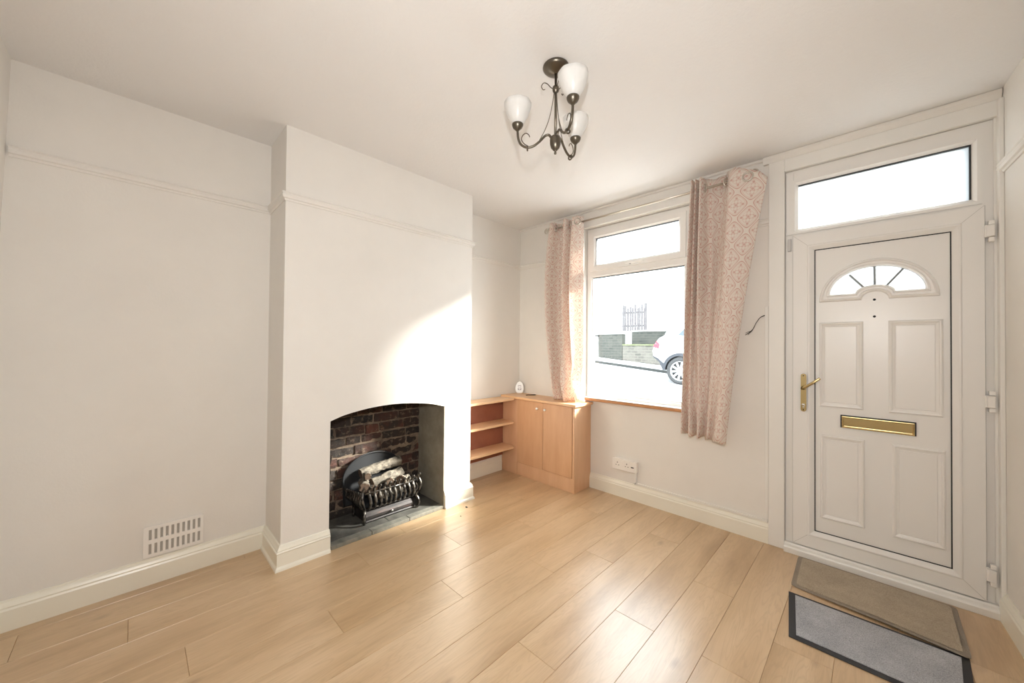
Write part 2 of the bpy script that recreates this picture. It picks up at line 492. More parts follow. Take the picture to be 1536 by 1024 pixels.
# front face above the arch
n = len(arch_pts)
loop_lo = [(CX, y, z) for y, z in arch_pts]; loop_hi = [(CX, y, H) for y, z in arch_pts]
inn_lo = [(CX - FD, y, z) for y, z in arch_pts]; inn_hi = [(CX - FD, y, H) for y, z in arch_pts]
lw.loft([loop_hi, loop_lo, inn_lo, inn_hi], closed=False)
lw.box(0, CX, CY0, FY0, 0, H)
lw.box(0, CX, FY1, CY1, 0, H)
lw.add([(0, FY0, 1.30), (CX - FD, FY0, 1.30), (CX - FD, FY1, 1.30), (0, FY1, 1.30)], [(0, 1, 2, 3)])
wl = lw.build('wall_left', M_wall)
tag(wl, 'cream wall with projecting chimney breast and arched fireplace opening', 'wall', kind='structure')

# firebox lining (brick back, rendered right cheek, brick left cheek)
def bricks(mb, seeds, y0, y1, z0, z1, fn, rnd, course=0.073, bl=0.205):
    z = z0; row = 0
    while z < z1 - 0.01:
        h = course * rnd.uniform(0.92, 1.06)
        y = y0 - (bl * 0.5 if row % 2 else 0) - rnd.uniform(0, 0.04)
        while y < y1:
            l = bl * rnd.choice([1, 1, 1, 0.52, 0.8]) * rnd.uniform(0.92, 1.05)
            a, b = max(y + 0.006, y0), min(y + l - 0.006, y1)
            if b - a > 0.02:
                d = rnd.uniform(-0.006, 0.012)
                q1, q2 = rnd.uniform(0.003, 0.011), rnd.uniform(0.003, 0.010); z_a, z_b = z + q1, min(z + h - q2, z1)
                N = max(3, int((b - a) / 0.02)); K = 3
                tops = []
                for kk in range(K + 1):
                    for ii in range(N + 1):
                        yy = lerp(a, b, ii / N); zz = lerp(z_a, z_b, kk / K)
                        edge = (ii in (0, N)) or (kk in (0, K))
                        nz = noise.noise(Vector((yy * 30, zz * 30, 3.3))) * 0.008
                        jy = noise.noise(Vector((yy * 34, zz * 34, 9))) * 0.010 if edge else 0
                        tops.append(fn(yy + jy, zz + jy * 0.8, d + nz - (0.005 if edge else 0)))
                fs = []
                for kk in range(K):
                    for ii in range(N):
                        q = kk * (N + 1) + ii
                        fs.append((q, q + 1, q + N + 2, q + N + 1))
                # skirt
                per = [ii for ii in range(N + 1)] + [kk * (N + 1) + N for kk in range(1, K + 1)] + [K * (N + 1) + ii for ii in range(N - 1, -1, -1)] + [kk * (N + 1) for kk in range(K - 1, 0, -1)]
                base = len(tops)
                tmp = []
                for p in per:
                    kk, ii = divmod(p, N + 1)
                    tmp.append(fn(lerp(a, b, ii / N), lerp(z_a, z_b, kk / K), -0.02))
                m_ = len(per)
                for q in range(m_):
                    fs.append((per[q], base + q, base + (q + 1) % m_, per[(q + 1) % m_]))
                mb.add(tops + tmp, fs, False)
                top_dark = max(0.0, (z - 0.45) / 0.4) * 0.45  # bricks get darker towards the top
                sv = min(1, max(0, rnd.uniform(0.1, 1.0) - top_dark))
                seeds += [sv] * len(fs)
            y += l
        z += h; row += 1
rb = random.Random(4)
bb = MB(); sd = []
bricks(bb, sd, FY0 - 0.01, FY1 + 0.01, 0.0, 1.28, lambda u, v, w: (-0.028 + w, u, v), rb)
bricks(bb, sd, -0.03, CX - 0.012, 0.0, 0.80, lambda u, v, w: (u, FY0 + 0.004 + w, v), rb)
bb.att['seed'] = sd
fbx = empty('firebox_lining')
tag(fbx, 'old sooty brick lining inside the arched fireplace opening', 'fireplace', kind='structure')
bb.build('brickwork', M_brick, fbx, fix=False)
mm = MB().box(-0.12, -0.036, FY0 - 0.02, FY1 + 0.02, 0, 1.3)
mm.box(-0.036, CX - 0.004, FY0 - 0.012, FY0 + 0.0015, 0, 0.768)
mm.build('mortar_backing', M_mortar, fbx)
MB().box(-0.036, CX - 0.001, FY1 - 0.006, FY1 + 0.012, 0, 0.766).box(-0.036, CX - FD, FY1 - 0.006, FY1 + 0.012, 0.766, 1.3).build('rendered_cheek', M_render, fbx)
MB().box(CX - FD - 0.006, CX - FD + 0.001, FY0, FY1, 0.84, 1.3).build('lintel_back', M_mortar, fbx)

# front wall
fw = MB()
WXS = [-0.12, 0.80, 1.70, 2.262, 3.072, 3.40]; WZS = [0, 0.78, 2.29, 2.327, H]
holes = {(1, 1), (3, 0), (3, 1), (3, 2)}
fw.grid_plate(WXS, WZS, holes, FR, 0.0, 0.17)
tag(fw.build('wall_front', M_wall), 'cream front wall holding the window and the front door', 'wall', kind='structure')

# right wall (slightly splayed) and back wall
def slab(mb, y0, y1, z0, z1, t=0.12, off=0.0):
    v = [(WX(y0) - off, y0, z0), (WX(y1) - off, y1, z0), (WX(y1) + t, y1, z0), (WX(y0) + t, y0, z0),
         (WX(y0) - off, y0, z1), (WX(y1) - off, y1, z1), (WX(y1) + t, y1, z1), (WX(y0) + t, y0, z1)]
    return mb.add(v, [(0, 3, 2, 1), (4, 5, 6, 7), (0, 1, 5, 4), (1, 2, 6, 5), (2, 3, 7, 6), (3, 0, 4, 7)])
tag(slab(MB(), YB - 0.1, 0.0, 0, H).build('wall_right', M_wall), 'cream wall to the right of the front door', 'wall', kind='structure')
bw = MB(); yb0, yb1 = YB - 0.055, YB
bw.add([(-0.12, yb0, 0), (3.5, yb0, 0), (3.5, yb0 - 0.15, 0), (-0.12, yb0 - 0.15, 0), (-0.12, yb1, H), (3.5, yb1, H), (3.5, yb0 - 0.15, H), (-0.12, yb0 - 0.15, H)], [(0, 3, 2, 1), (4, 5, 6, 7), (0, 1, 5, 4), (1, 2, 6, 5), (2, 3, 7, 6), (3, 0, 4, 7)])
tag(bw.build('wall_back', M_wall), 'cream back wall behind the camera', 'wall', kind='structure')

# ------------------------------------------------------------------ skirting boards and picture rails
SK = [(0.0, 0.0), (0.020, 0.0), (0.020, 0.088), (0.016, 0.096), (0.017, 0.102), (0.012, 0.112), (0.007, 0.120), (0.005, 0.128), (0.0, 0.128)]
SKC = [(0.0, 0.0), (0.030, 0.0), (0.028, 0.012), (0.021, 0.022), (0.020, 0.088), (0.023, 0.094), (0.017, 0.100), (0.018, 0.106), (0.012, 0.116), (0.006, 0.128), (0.0, 0.130)]
RAIL = [(0.0, -0.020), (0.006, -0.020), (0.008, -0.010), (0.016, -0.006), (0.020, 0.006), (0.017, 0.014), (0.022, 0.020), (0.018, 0.026), (0.0, 0.026)]
def run(mb, path, prof, z0=0.0):
    """path: list of (x, y); room side on the right of the walking direction; mitred"""
    n = len(path); loops = []
    P = [Vector(p) for p in path]
    for i in range(n):
        d0 = (P[i] - P[i - 1]).normalized() if i else None
        d1 = (P[i + 1] - P[i]).normalized() if i < n - 1 else None
        nr = lambda d: Vector((d.y, -d.x))
        if d0 is None: m = nr(d1)
        elif d1 is None: m = nr(d0)
        else:
            m = nr(d0) + nr(d1); m = m / m.dot(nr(d0))
        loops.append([(P[i].x + m.x * o, P[i].y + m.y * o, z0 + h) for o, h in prof])
    return mb.loft(loops, True, True, True)
sk = MB()
run(sk, [(0, YB - 0.05), (0, CY0)], SK)
run(sk, [(0.0, CY0), (CX, CY0), (CX, FY0 + 0.002)], SKC)
run(sk, [(CX, FY1 - 0.002), (CX, CY1), (0.0, CY1)], SKC)
run(sk, [(0, CY1), (0, -0.262)], SK)
tag(sk.build('baseboard_left', M_gloss), 'cream gloss skirting along the chimney wall', 'skirting board', kind='structure')
tag(run(MB(), [(0.873, 0), (2.180, 0)], SK).build('baseboard_front', M_gloss), 'cream gloss skirting below the window', 'skirting board', kind='structure')
tag(run(MB(), [(WX(-0.035) , -0.035), (WX(YB), YB)], SK).build('baseboard_right', M_gloss), 'cream gloss skirting right of the door', 'skirting board', kind='structure')
tag(run(MB(), [(WX(YB), YB - 0.053), (0, YB - 0.053)], SK).build('baseboard_back', M_gloss), 'cream gloss skirting on the back wall', 'skirting board', kind='structure')
RZ = 2.048
tag(run(MB(), [(0, YB), (0, CY0), (CX, CY0), (CX, CY1), (0, CY1), (0, 0), (0.62, 0)], RAIL, RZ).build('trim_1', M_wall), 'painted picture rail round the chimney breast', 'picture rail', kind='structure')
tag(run(MB(), [(1.74, 0), (2.180, 0)], RAIL, RZ - 0.012).build('trim_2', M_wall), 'short picture rail between curtain and door frame', 'picture rail', kind='structure')
tag(run(MB(), [(WX(-0.02), -0.02), (WX(YB), YB)], RAIL, 2.070).build('trim_3', M_wall), 'picture rail on the right wall', 'picture rail', kind='structure')

# architraves round the door, strip above it
ar = MB()
ar.box(2.180, 2.262, -0.024, 0.0, 0.0, 2.404)
ar.box(2.262, 3.076, -0.024, 0.0, 2.327, 2.404)
ar.box(3.058, 3.080, -0.012, 0.0, 0.06, 2.327)
tag(ar.build('trim_4', M_trim, bevel=0.004), 'flat white architrave round the front door', 'architrave', kind='structure')
st = MB(); st.prism([(-0.034, 2.443), (-0.034, 2.428), (-0.022, 2.404), (0.0, 2.404), (0.0, H), (-0.03, H)], lambda u, v, w: (w, u, v), 2.150, 3.0815)
st.prism([(-0.014, H), (-0.014, 2.436), (0.0, 2.430), (0.0, H)], lambda u, v, w: (w, u, v), 0.0, 2.150)
tag(st.build('trim_5', M_wall, bevel=0.002), 'thin cream batten where ceiling meets the front wall', 'coving', kind='structure')
tag(slab(MB(), -0.045, -0.004, 0.05, 2.40, 0.0, 0.016).build('trim_6', M_trim, bevel=0.003), 'slim white upright strip in the right corner', 'trim', kind='structure')

# ------------------------------------------------------------------ window
WY = 0.035
win = empty('window_1', (0, 0, 0))
tag(win, 'white plastic window with opening top light', 'window', kind='structure')
wf = MB()
wf.grid_plate([0.803, 0.846, 1.654, 1.697], [0.783, 0.812, 1.858, 1.918, 2.243, 2.287], {(1, 1), (1, 3)}, FR, WY, WY + 0.07)
wf.build('window_frame', M_upvc, win, bevel=0.004)
b = MB(); b.ring(0.846, 1.654, 0.812, 1.858, [(0, WY + 0.010), (0.010, WY + 0.014), (0.012, WY + 0.03), (0.012, WY + 0.034)])
b.build('glazing_bead', M_upvc, win)
sa = MB(); sa.ring(0.838, 1.662, 1.905, 2.250, [(0, WY), (0, WY - 0.016), (0.040, WY - 0.016), (0.046, WY - 0.010), (0.054, WY - 0.004), (0.055, WY + 0.02), (0.055, WY + 0.045), (0.0, WY + 0.045)])
sa.build('top_sash', M_upvc, win, bevel=0.0015)
g = MB(); g.prism([(1.6075, 2.1955), (0.8925, 2.1955), (0.8925, 1.9595), (0.8965, 1.9595), (0.8965, 2.1915), (1.6075, 2.1915)], FR, WY - 0.003, WY + 0.0195)
g.build('gasket', M_gasket, win)
MB().box(0.858, 1.642, WY + 0.012, WY + 0.033, 1.8425, 1.8465).build('gasket', M_gasket, win)
gl = MB().box(0.887, 1.613, WY + 0.022, WY + 0.026, 1.955, 2.20); gl.build('top_pane', M_glass, win)
gl = MB().box(0.852, 1.648, WY + 0.036, WY + 0.040, 0.818, 1.852); gl.build('lower_pane', M_glass, win)
hd = MB().box(1.235, 1.262, WY - 0.038, WY - 0.016, 1.915, 1.930); hd.box(1.19, 1.345, WY - 0.046, WY - 0.034, 1.916, 1.929)
hd.build('window_handle', M_white, win, bevel=0.003)
hh = MB().box(1.225, 1.237, WY - 0.0375, WY - 0.030, 1.9135, 1.922); hh.build('keyhole', M_iron, win)
# painted reveal lining and head board
tag(MB().box(0.745, 1.765, -0.022, 0.0, 2.292, 2.372).box(0.745, 0.799, -0.016, 0.0, 0.80, 2.292).box(1.701, 1.765, -0.016, 0.0, 0.80, 2.292).build('trim_7', M_trim, bevel=0.005), 'white painted surround of the window', 'architrave', kind='structure')
sl = MB().box(0.800, 1.700, -0.045, WY + 0.02, 0.7815, 0.789)
sl2 = MB().box(0.795, 1.76, -0.045, 0.0, 0.760, 0.7815)
so = sl2.build('window_sill', M_sill, bevel=0.003)
tag(so, 'narrow brown stained wooden sill below the window', 'window sill')
sl3 = MB().box(0.795, 1.76, -0.043, 0.0, 0.782, 0.788); sl3.box(0.803, 1.697, 0.0, WY, 0.7815, 0.788)
sl3.build('painted_top', M_trim, so, bevel=0.001)

# ------------------------------------------------------------------ front door
dr = empty('door_1', (2.666, 0, 0))
tag(dr, 'white panelled plastic front door with fanlight and brass furniture', 'front door', kind='structure')
def dpart(mb, name, m, parent=None, **k):
    o = mb.build(name, m, parent or dr, **k)
    if (parent or dr) is dr: o.location = (-2.666, 0, 0)
    return o
SX0, SX1, SZ0, SZ1 = 2.303, 3.031, 0.058, 1.920
f = MB(); f.grid_plate([2.264, 2.306, 3.014, 3.070], [0.050, 0.062, 1.916, 1.944, 2.252, 2.325], {(1, 1), (1, 3)}, FR, 0.0, 0.07)
f.box(2.268, 2.306, -0.006, 0.0, 1.93, 2.31)
dpart(f, 'door_frame', M_upvc, bevel=0.004)
f = MB(); f.ring(2.296, 3.024, 1.932, 2.262, [(0.0, 0.0), (0.0, -0.008), (0.014, -0.008), (0.018, -0.004), (0.028, 0.006), (0.030, 0.008), (0.030, 0.03)])
dpart(f, 'toplight_bead', M_upvc)
f = MB(); f.prism([(2.3265, 2.232), (2.3265, 2.2265), (2.9885, 2.2265), (2.9885, 1.9625), (2.9940, 1.9625), (2.9940, 2.232)], FR, 0.0062, 0.030)
dpart(f, 'toplight_gasket', M_gasket)
dpart(MB().box(2.318, 3.002, 0.020, 0.026, 1.955, 2.24), 'toplight_pane', M_frost)
th = MB(); th.prism([(-0.050, 0.0), (0.06, 0.0), (0.06, 0.052), (-0.020, 0.052), (-0.026, 0.044), (-0.046, 0.038), (-0.050, 0.030)], lambda u, v, w: (w, u, v), 2.2622, 3.0718)
dpart(th, 'threshold', M_trim, bevel=0.002)
leaf = MB()
leaf.ring(SX0, SX1, SZ0, SZ1, [(0, 0.02), (0, -0.018), (0.070, -0.018), (0.073, -0.023), (0.080, -0.023), (0.098, -0.012), (0.1015, -0.010), (0.1015, 0.02), (0.0, 0.02)])
lf = dpart(leaf, 'door_leaf', M_upvc, bevel=0.0015)
dpart(MB().ring(SX0 - 0.003, SX1 + 0.003, SZ0 - 0.003, SZ1 + 0.003, [(0, 0.002), (0, -0.0012), (0.006, -0.0012), (0.006, 0.002)]), 'sash_gap_shade', mat('grey gap shade', (0.22, 0.21, 0.20), 0.7))  # thin grey ring, the shadow gap round the sash put into colour
for (mx_, mz_, dx_, dz_) in ((SX0, SZ0, 1, 1), (SX1, SZ0, -1, 1), (SX0, SZ1, 1, -1), (SX1, SZ1, -1, -1)):
    dd_ = Vector((dx_, 0, dz_)).normalized()
    MB().obox((mx_ + dx_ * 0.036, -0.0178, mz_ + dz_ * 0.036), dd_, (0, 1, 0), dd_.cross(Vector((0, 1, 0))), 0.047, 0.0006, 0.0006).build('mitre_seam', mat('seam grey', (0.42, 0.40, 0.37), 0.7) if 'seam grey' not in bpy.data.materials else bpy.data.materials['seam grey'], lf)
gk = MB(); gk.ring(SX0 + 0.1015, SX1 - 0.1015, SZ0 + 0.1015, SZ1 - 0.1015, [(0, 0.0), (0, -0.0095), (0.0045, -0.0095), (0.0045, 0.0)])
# (the leaf ring bottom/top insets match the measured panel line)
dpart(gk, 'panel_gasket', M_gasket)
# flat panel with the fanlight hole
def ell(cx, cz, a, b, t0, t1, n):
    return [(cx + a * math.cos(t), cz + b * math.sin(t)) for t in [lerp(t0, t1, k / n) for k in range(n + 1)]]
def fan_outline(hw, zb, zt, r, nb, n1=28, n2=14, n3=3):
    """closed ccw outline: base left->right with a bump, then the arch back"""
    cx = 2.660
    pts = []
    for k in range(n3): pts.append((lerp(cx - hw, cx - r, k / n3), zb))
    bump = ell(cx, zb, r, nb, PI, 0, n2)
    pts += bump[:-1]
    for k in range(n3): pts.append((lerp(cx + r, cx + hw, k / n3), zb))
    pts += ell(cx, zb, hw, zt - zb, 0, PI, n1)[:-1]
    return pts
glass_o = fan_outline(0.186, 1.545, 1.687, 0.079, 0.040)
outer_o = fan_outline(0.234, 1.504, 1.729, 0.053, 0.044)
PX0, PX1, PZ0, PZ1 = SX0 + 0.105, SX1 - 0.105, SZ0 + 0.105, SZ1 - 0.105
def holed(name, rect, hole, y0, y1, m, parent):
    bm = bmesh.new()
    ed = []
    for loop in (rect, hole):
        vs = [bm.verts.new((u, y0, v)) for u, v in loop]
        for i in range(len(vs)): ed.append(bm.edges.new((vs[i], vs[(i + 1) % len(vs)])))
    bmesh.ops.triangle_fill(bm, use_beauty=True, use_dissolve=False, edges=ed, normal=(0, -1, 0))
    r = bmesh.ops.extrude_face_region(bm, geom=bm.faces[:])
    for v in [g_ for g_ in r['geom'] if isinstance(g_, bmesh.types.BMVert)]: v.co.y = y1
    bmesh.ops.recalc_face_normals(bm, faces=bm.faces)
    me = bpy.data.meshes.new(name); bm.to_mesh(me); bm.free()
    o = bpy.data.objects.new(name, me); COL.objects.link(o); me.materials.append(m); o.parent = parent
    return o
pn = holed('door_panel', [(PX0, PZ0), (PX1, PZ0), (PX1, PZ1), (PX0, PZ1)], glass_o, -0.006, 0.016, M_upvc, lf)
def off(loop0, loop1, t, y):
    return [(lerp(a[0], c[0], t), y, lerp(a[1], c[1], t)) for a, c in zip(loop0, loop1)]
fr = MB()
fr.loft([off(outer_o, glass_o, 0.0, -0.006), off(outer_o, glass_o, 0.10, -0.016), off(outer_o, glass_o, 0.30, -0.020), off(outer_o, glass_o, 0.42, -0.013),
         off(outer_o, glass_o, 0.62, -0.013), off(outer_o, glass_o, 0.74, -0.017), off(outer_o, glass_o, 0.90, -0.013), off(outer_o, glass_o, 1.0, -0.004), off(outer_o, glass_o, 1.0, 0.010)])
fr.build('fanlight_moulding', M_upvc, lf)
gm = MB(); cc = (2.660, 1.545)
gm.prism(glass_o, FR, 0.010, 0.013)
gm.build('fanlight_pane', M_frost, lf)
M_lead = mat('lead strip', (0.22, 0.24, 0.25), 0.6, 0.0)
ls = MB()
for (x0, z0, x1, z1) in ((2.618, 1.573, 2.560, 1.650), (2.660, 1.580, 2.659, 1.694), (2.702, 1.572, 2.768, 1.662)):
    d = Vector((x1 - x0, 0, z1 - z0)); l_ = d.length; d.normalize()
    ls.obox(((x0 + x1) / 2, 0.0115, (z0 + z1) / 2), d, (0, 1, 0), d.cross(Vector((0, 1, 0))), l_ / 2 + 0.004, 0.005, 0.0042)
ls.build('lead_strip', M_lead, lf)
for (x0, x1, z0, z1) in ((2.426, 2.614, 0.896, 1.386), (2.711, 2.903, 0.896, 1.386), (2.430, 2.619, 0.246, 0.734), (2.724, 2.909, 0.242, 0.732)):
    p = MB(); p.ring(x0, x1, z0, z1, [(0, -0.006), (0.002, -0.013), (0.007, -0.017), (0.012, -0.016), (0.015, -0.012), (0.026, -0.0085), (0.029, -0.011), (0.030, -0.011)], fill=True)
    p.build('raised_panel', M_upvc, lf)
sp = MB()
for z in (1.503, 1.411): sp.lathe([(0.0, -0.0085), (0.004, -0.0085), (0.0062, -0.007), (0.0062, -0.005)], (2.658, 0, z), (0, 1, 0), 12)
sp.build('spyhole', M_iron, lf)
# letter plate
lp = dpart(MB().box(2.519, 2.811, -0.0105, -0.006, 0.786, 0.858), 'letter_plate', M_gasket, bevel=0.001)
lpm = MB()
lpm.ring(2.525, 2.805, 0.788, 0.852, [(0, -0.0105), (0, -0.017), (0.004, -0.018), (0.008, -0.014), (0.010, -0.0135)], fill=True)
lpf = lpm.build('letter_flap', M_brass, lp)
# handle
hp = dpart(MB().prism([(2.355 + 0.0135 * math.cos(a), (1.069 if a < PI else 0.870) + 0.013 * math.sin(a)) for a in [k * PI / 8 for k in range(9)] + [PI + 0.001 + k * PI / 8 for k in range(9)]], FR, -0.027, -0.018), 'door_handle', M_brass, bevel=0.002)
lv = MB(); lv.lathe([(0.012, 0), (0.012, 0.006), (0.009, 0.010), (0.009, 0.045)], (2.355, -0.027, 0.998), (0, -1, 0), 16)
lv.tube(catmull([(2.355, -0.062, 0.998), (2.375, -0.068, 1.012), (2.405, -0.070, 1.036), (2.434, -0.066, 1.062)], 5), [0.008] * 5 + [0.0075] * 6 + [0.007] * 5, 12)
lv.build('lever', M_brass, hp)
kl = MB(); kl.lathe([(0.0, 0.004), (0.007, 0.004), (0.0085, 0.002), (0.0085, 0)], (2.355, -0.027, 0.897), (0, -1, 0), 16)
kl.box(2.3505, 2.3595, -0.031, -0.027, 0.880, 0.896)
kl.build('lock_cylinder', M_chrome, hp)
sc_ = MB()
for z in (1.070, 0.868): sc_.lathe([(0, 0.0012), (0.003, 0.0012), (0.0035, 0)], (2.355, -0.027, z), (0, -1, 0), 10)
sc_.build('screw', M_gasket, hp)
for z in (1.792, 0.992, 0.187):
    h_ = MB(); h_.box(3.028, 3.046, -0.036, -0.006, z - 0.028, z + 0.028)
    h_.box(3.040, 3.060, -0.030, -0.002, z - 0.050, z - 0.029); h_.box(3.040, 3.060, -0.030, -0.002, z + 0.029, z + 0.050)
    h_.box(3.032, 3.058, -0.040, -0.012, z - 0.027, z + 0.027)
    dpart(h_, 'hinge', M_white, bevel=0.003)
dpart(MB().box(2.276, 2.293, -0.014, 0.0, 1.830, 1.905), 'keeper', mat('grey plastic', (0.55, 0.53, 0.51), 0.4), bevel=0.002)

# ------------------------------------------------------------------ door mats
def mat_mesh(corners, zt, th, nu=24, nv=10, rad=0.0, curl=None):
    """thin slab over a quad, corners: TL, TR, BR, BL"""
    TL, TR, BR, BL = [Vector(c) for c in corners]
    mb = MB(); top = []; bot = []
    for j in range(nv + 1):
        for i in range(nu + 1):
            u, v = i / nu, j / nv
            if rad:
                # round the corners by easing towards the rim
                cu, cv = abs(u - .5) * 2, abs(v - .5) * 2
                k = max(0, cu - (1 - rad * 2 / 5)) / (rad * 2 / 5) if rad else 0
                kk = max(0, cv - (1 - rad * 2)) / (rad * 2)
                s_ = math.hypot(k, kk)
                if s_ > 1:
                    f_ = 1 / s_
                    cu2 = (1 - rad * 2 / 5) + k * f_ * rad * 2 / 5; cv2 = (1 - rad * 2) + kk * f_ * rad * 2
                    u = .5 + math.copysign(cu2 / 2, u - .5); v = .5 + math.copysign(cv2 / 2, v - .5)
            p = TL.lerp(TR, u).lerp(BL.lerp(BR, u), v)
            z = zt(u, v)
            top.append((p.x, p.y, z + th)); bot.append((p.x, p.y, z))
    N = (nu + 1) * (nv + 1); fs = []
    q = lambda i, j: j * (nu + 1) + i
    for j in range(nv):
        for i in range(nu):
            fs.append((q(i, j), q(i, j + 1), q(i + 1, j + 1), q(i + 1, j)))
            fs.append((N + q(i, j), N + q(i + 1, j), N + q(i + 1, j + 1), N + q(i, j + 1)))
    per = [q(i, 0) for i in range(nu + 1)] + [q(nu, j) for j in range(1, nv + 1)] + [q(i, nv) for i in range(nu - 1, -1, -1)] + [q(0, j) for j in range(nv - 1, 0, -1)]
    for a in range(len(per)):
        b = per[(a + 1) % len(per)]; fs.append((per[a], b, N + b, N + per[a]))
    mb.add(top + bot, fs)
    return mb
GM = [(2.345, -0.490), (2.925, -0.480), (2.905, -0.848), (2.392, -0.850)]
gm_o = mat_mesh(GM, lambda u, v: 0.0005, 0.004).build('door_mat', M_matedge, bevel=0.001)
tag(gm_o, 'grey door mat with dark rubber border, nearer the camera', 'door mat')
def inset(qd, d):
    c = [Vector(p) for p in qd]; cx = sum(c, Vector((0, 0))) / 4
    ex = (c[1] - c[0]).normalized(); ey = (c[3] - c[0]).normalized()
    return [c[0] + ex * d + ey * d * 0.8, c[1] - ex * d + ey * d * 0.8, c[2] - ex * d - ey * d, c[3] + ex * d - ey * d]
mat_mesh(inset(GM, 0.026), lambda u, v: 0.0046, 0.004).build('pile', M_matgrey, gm_o, bevel=0.001)
BMq = [(2.335, -0.058), (2.935, -0.066), (2.930, -0.500), (2.345, -0.420)]
zc = lambda u, v: 0.0008 + 0.0105 * max(0, (v - 0.80) / 0.20) ** 0.7 * min(1, max(0, u * 2.2 - 0.25))
bm_o = mat_mesh(BMq, zc, 0.005, 40, 16, 0.07).build('door_mat', M_matfoam, bevel=0.001)
tag(bm_o, 'taupe door mat with rounded corners against the door threshold', 'door mat')
mat_mesh(inset(BMq, 0.020), lambda u, v: zc(u, v) + 0.0045, 0.004, 40, 16, 0.06).build('pile', M_matbeige, bm_o, bevel=0.001)

# ------------------------------------------------------------------ curtains
def curtain(top, mid, bot, ztop, zbot, zmid, nrow=60, power=1.0, deep=0.0, flop=None):
    n = 6
    T, M_, B = catmull(top, n), catmull(mid, n), catmull(bot, n)
    ncol = len(T)
    # cloth length from the bottom profile
    U = [0.0]
    for i in range(1, ncol):
        U.append(U[-1] + (math.dist(T[i][:2], T[i - 1][:2]) + math.dist(M_[i][:2], M_[i - 1][:2]) + math.dist(B[i][:2], B[i - 1][:2])) / 3)
    mb = MB(); mb.uv = []
    vs = []
    for j in range(nrow + 1):
        t = j / nrow
        for i in range(ncol):
            zt = ztop(i / (ncol - 1)); zb = zbot(i / (ncol - 1))
            z = lerp(zt, zb, t)
            tm = (zt - zmid) / (zt - zb)
            # quadratic through the three profiles
            l0 = (t - tm) * (t - 1) / (tm); l1 = t * (t - 1) / (tm * (tm - 1)); l2 = t * (t - tm) / (1 - tm)
            x = T[i][0] * l0 + M_[i][0] * l1 + B[i][0] * l2
            y = T[i][1] * l0 + M_[i][1] * l1 + B[i][1] * l2
            y = -0.098 + (y + 0.098) * (1.0 + deep * max(0.0, 1 - max(0.0, (i / (ncol - 1) - 0.55) / 0.2)) * min(1, t * 3))
            y += 0.004 * noise.noise(Vector((x * 9, z * 4, 1)))
            if flop: x, y, z = flop(x, y, z, i / (ncol - 1), t)
            vs.append((x, min(y, -0.030), z)); mb.uv.append((U[i], z))
    fs = [(j * ncol + i, j * ncol + i + 1, (j + 1) * ncol + i + 1, (j + 1) * ncol + i) for j in range(nrow) for i in range(ncol - 1)]
    mb.add(vs, fs, True)
    return mb
def eyelet(parent, x, y, z, dx, dy):
    pts = []
    d = Vector((dx, dy, 0)).normalized(); u = Vector((0, 0, 1)); w = d.cross(u)
    for k in range(20):
        a = 2 * PI * k / 20
        pts.append(Vector((x, y, z)) + (u * math.cos(a) + w * math.sin(a)) * 0.0275)
    MB().tube(pts, 0.0050, 8, closed=True).build('eyelet', M_steel, parent)
PZ, PY = 2.330, -0.090
topR = [(1.738, -.060), (1.750, -.132), (1.764, -.070), (1.778, -.136), (1.790, -.072), (1.806, -.135), (1.826, -.100), (1.842, -.056), (1.895, -.044), (1.945, -.054), (1.968, -.092), (2.000, -.124), (2.085, -.126), (2.150, -.110), (2.186, -.085)]
midR = [(1.699, -.060), (1.715, -.125), (1.735, -.070), (1.755, -.125), (1.772, -.076), (1.795, -.130), (1.812, -.120), (1.835, -.066), (1.868, -.070), (1.892, -.088), (1.915, -.100), (1.945, -.132), (1.990, -.130), (2.035, -.115), (2.062, -.090)]
botR = [(1.668, -.062), (1.690, -.125), (1.712, -.070), (1.735, -.120), (1.752, -.130), (1.772, -.072), (1.790, -.118), (1.806, -.132), (1.820, -.074), (1.842, -.110), (1.858, -.124), (1.872, -.080), (1.895, -.134), (1.935, -.138), (1.962, -.105)]
def ztR(s):
    z = 2.398 - 0.004 * math.sin(s * 60)
    if s > 0.80: z -= 0.100 * ((s - 0.80) / 0.20)
    return z
def zbR(s): return 0.632 - 0.028 * s + 0.006 * math.sin(s * 37)
cr = curtain(topR, midR, botR, ztR, zbR, 1.52, deep=0.55).build('curtain', M_curtain, fix=False)
md = cr.modifiers.new('thick', 'SOLIDIFY'); md.thickness = 0.0015; md.offset = 0
tag(cr, 'pink and cream patterned curtain hanging right of the window, beside the door', 'curtain', group=None)
eyelet(cr, 1.824, -.092, PZ, 1, .9)
eyelet(cr, 1.966, -.090, PZ, 1, -1.1)
eyelet(cr, 2.088, -.128, PZ - 0.012, 0.12, -1)
topL = [(.478, -.070), (.497, -.130), (.530, -.128), (.560, -.062), (.590, -.052), (.625, -.070), (.655, -.130), (.680, -.138), (.705, -.075), (.728, -.060), (.745, -.125), (.775, -.138), (.805, -.120), (.838, -.080)]
midL = [(.458, -.070), (.478, -.128), (.510, -.132), (.545, -.066), (.575, -.055), (.610, -.075), (.640, -.128), (.672, -.136), (.690, -.075), (.712, -.062), (.735, -.120), (.770, -.132), (.805, -.115), (.848, -.080)]
botL = [(.560, -.072), (.575, -.128), (.610, -.150), (.640, -.100), (.655, -.075), (.680, -.110), (.705, -.160), (.735, -.170), (.752, -.110), (.770, -.085), (.792, -.120), (.815, -.150), (.838, -.130), (.862, -.090)]
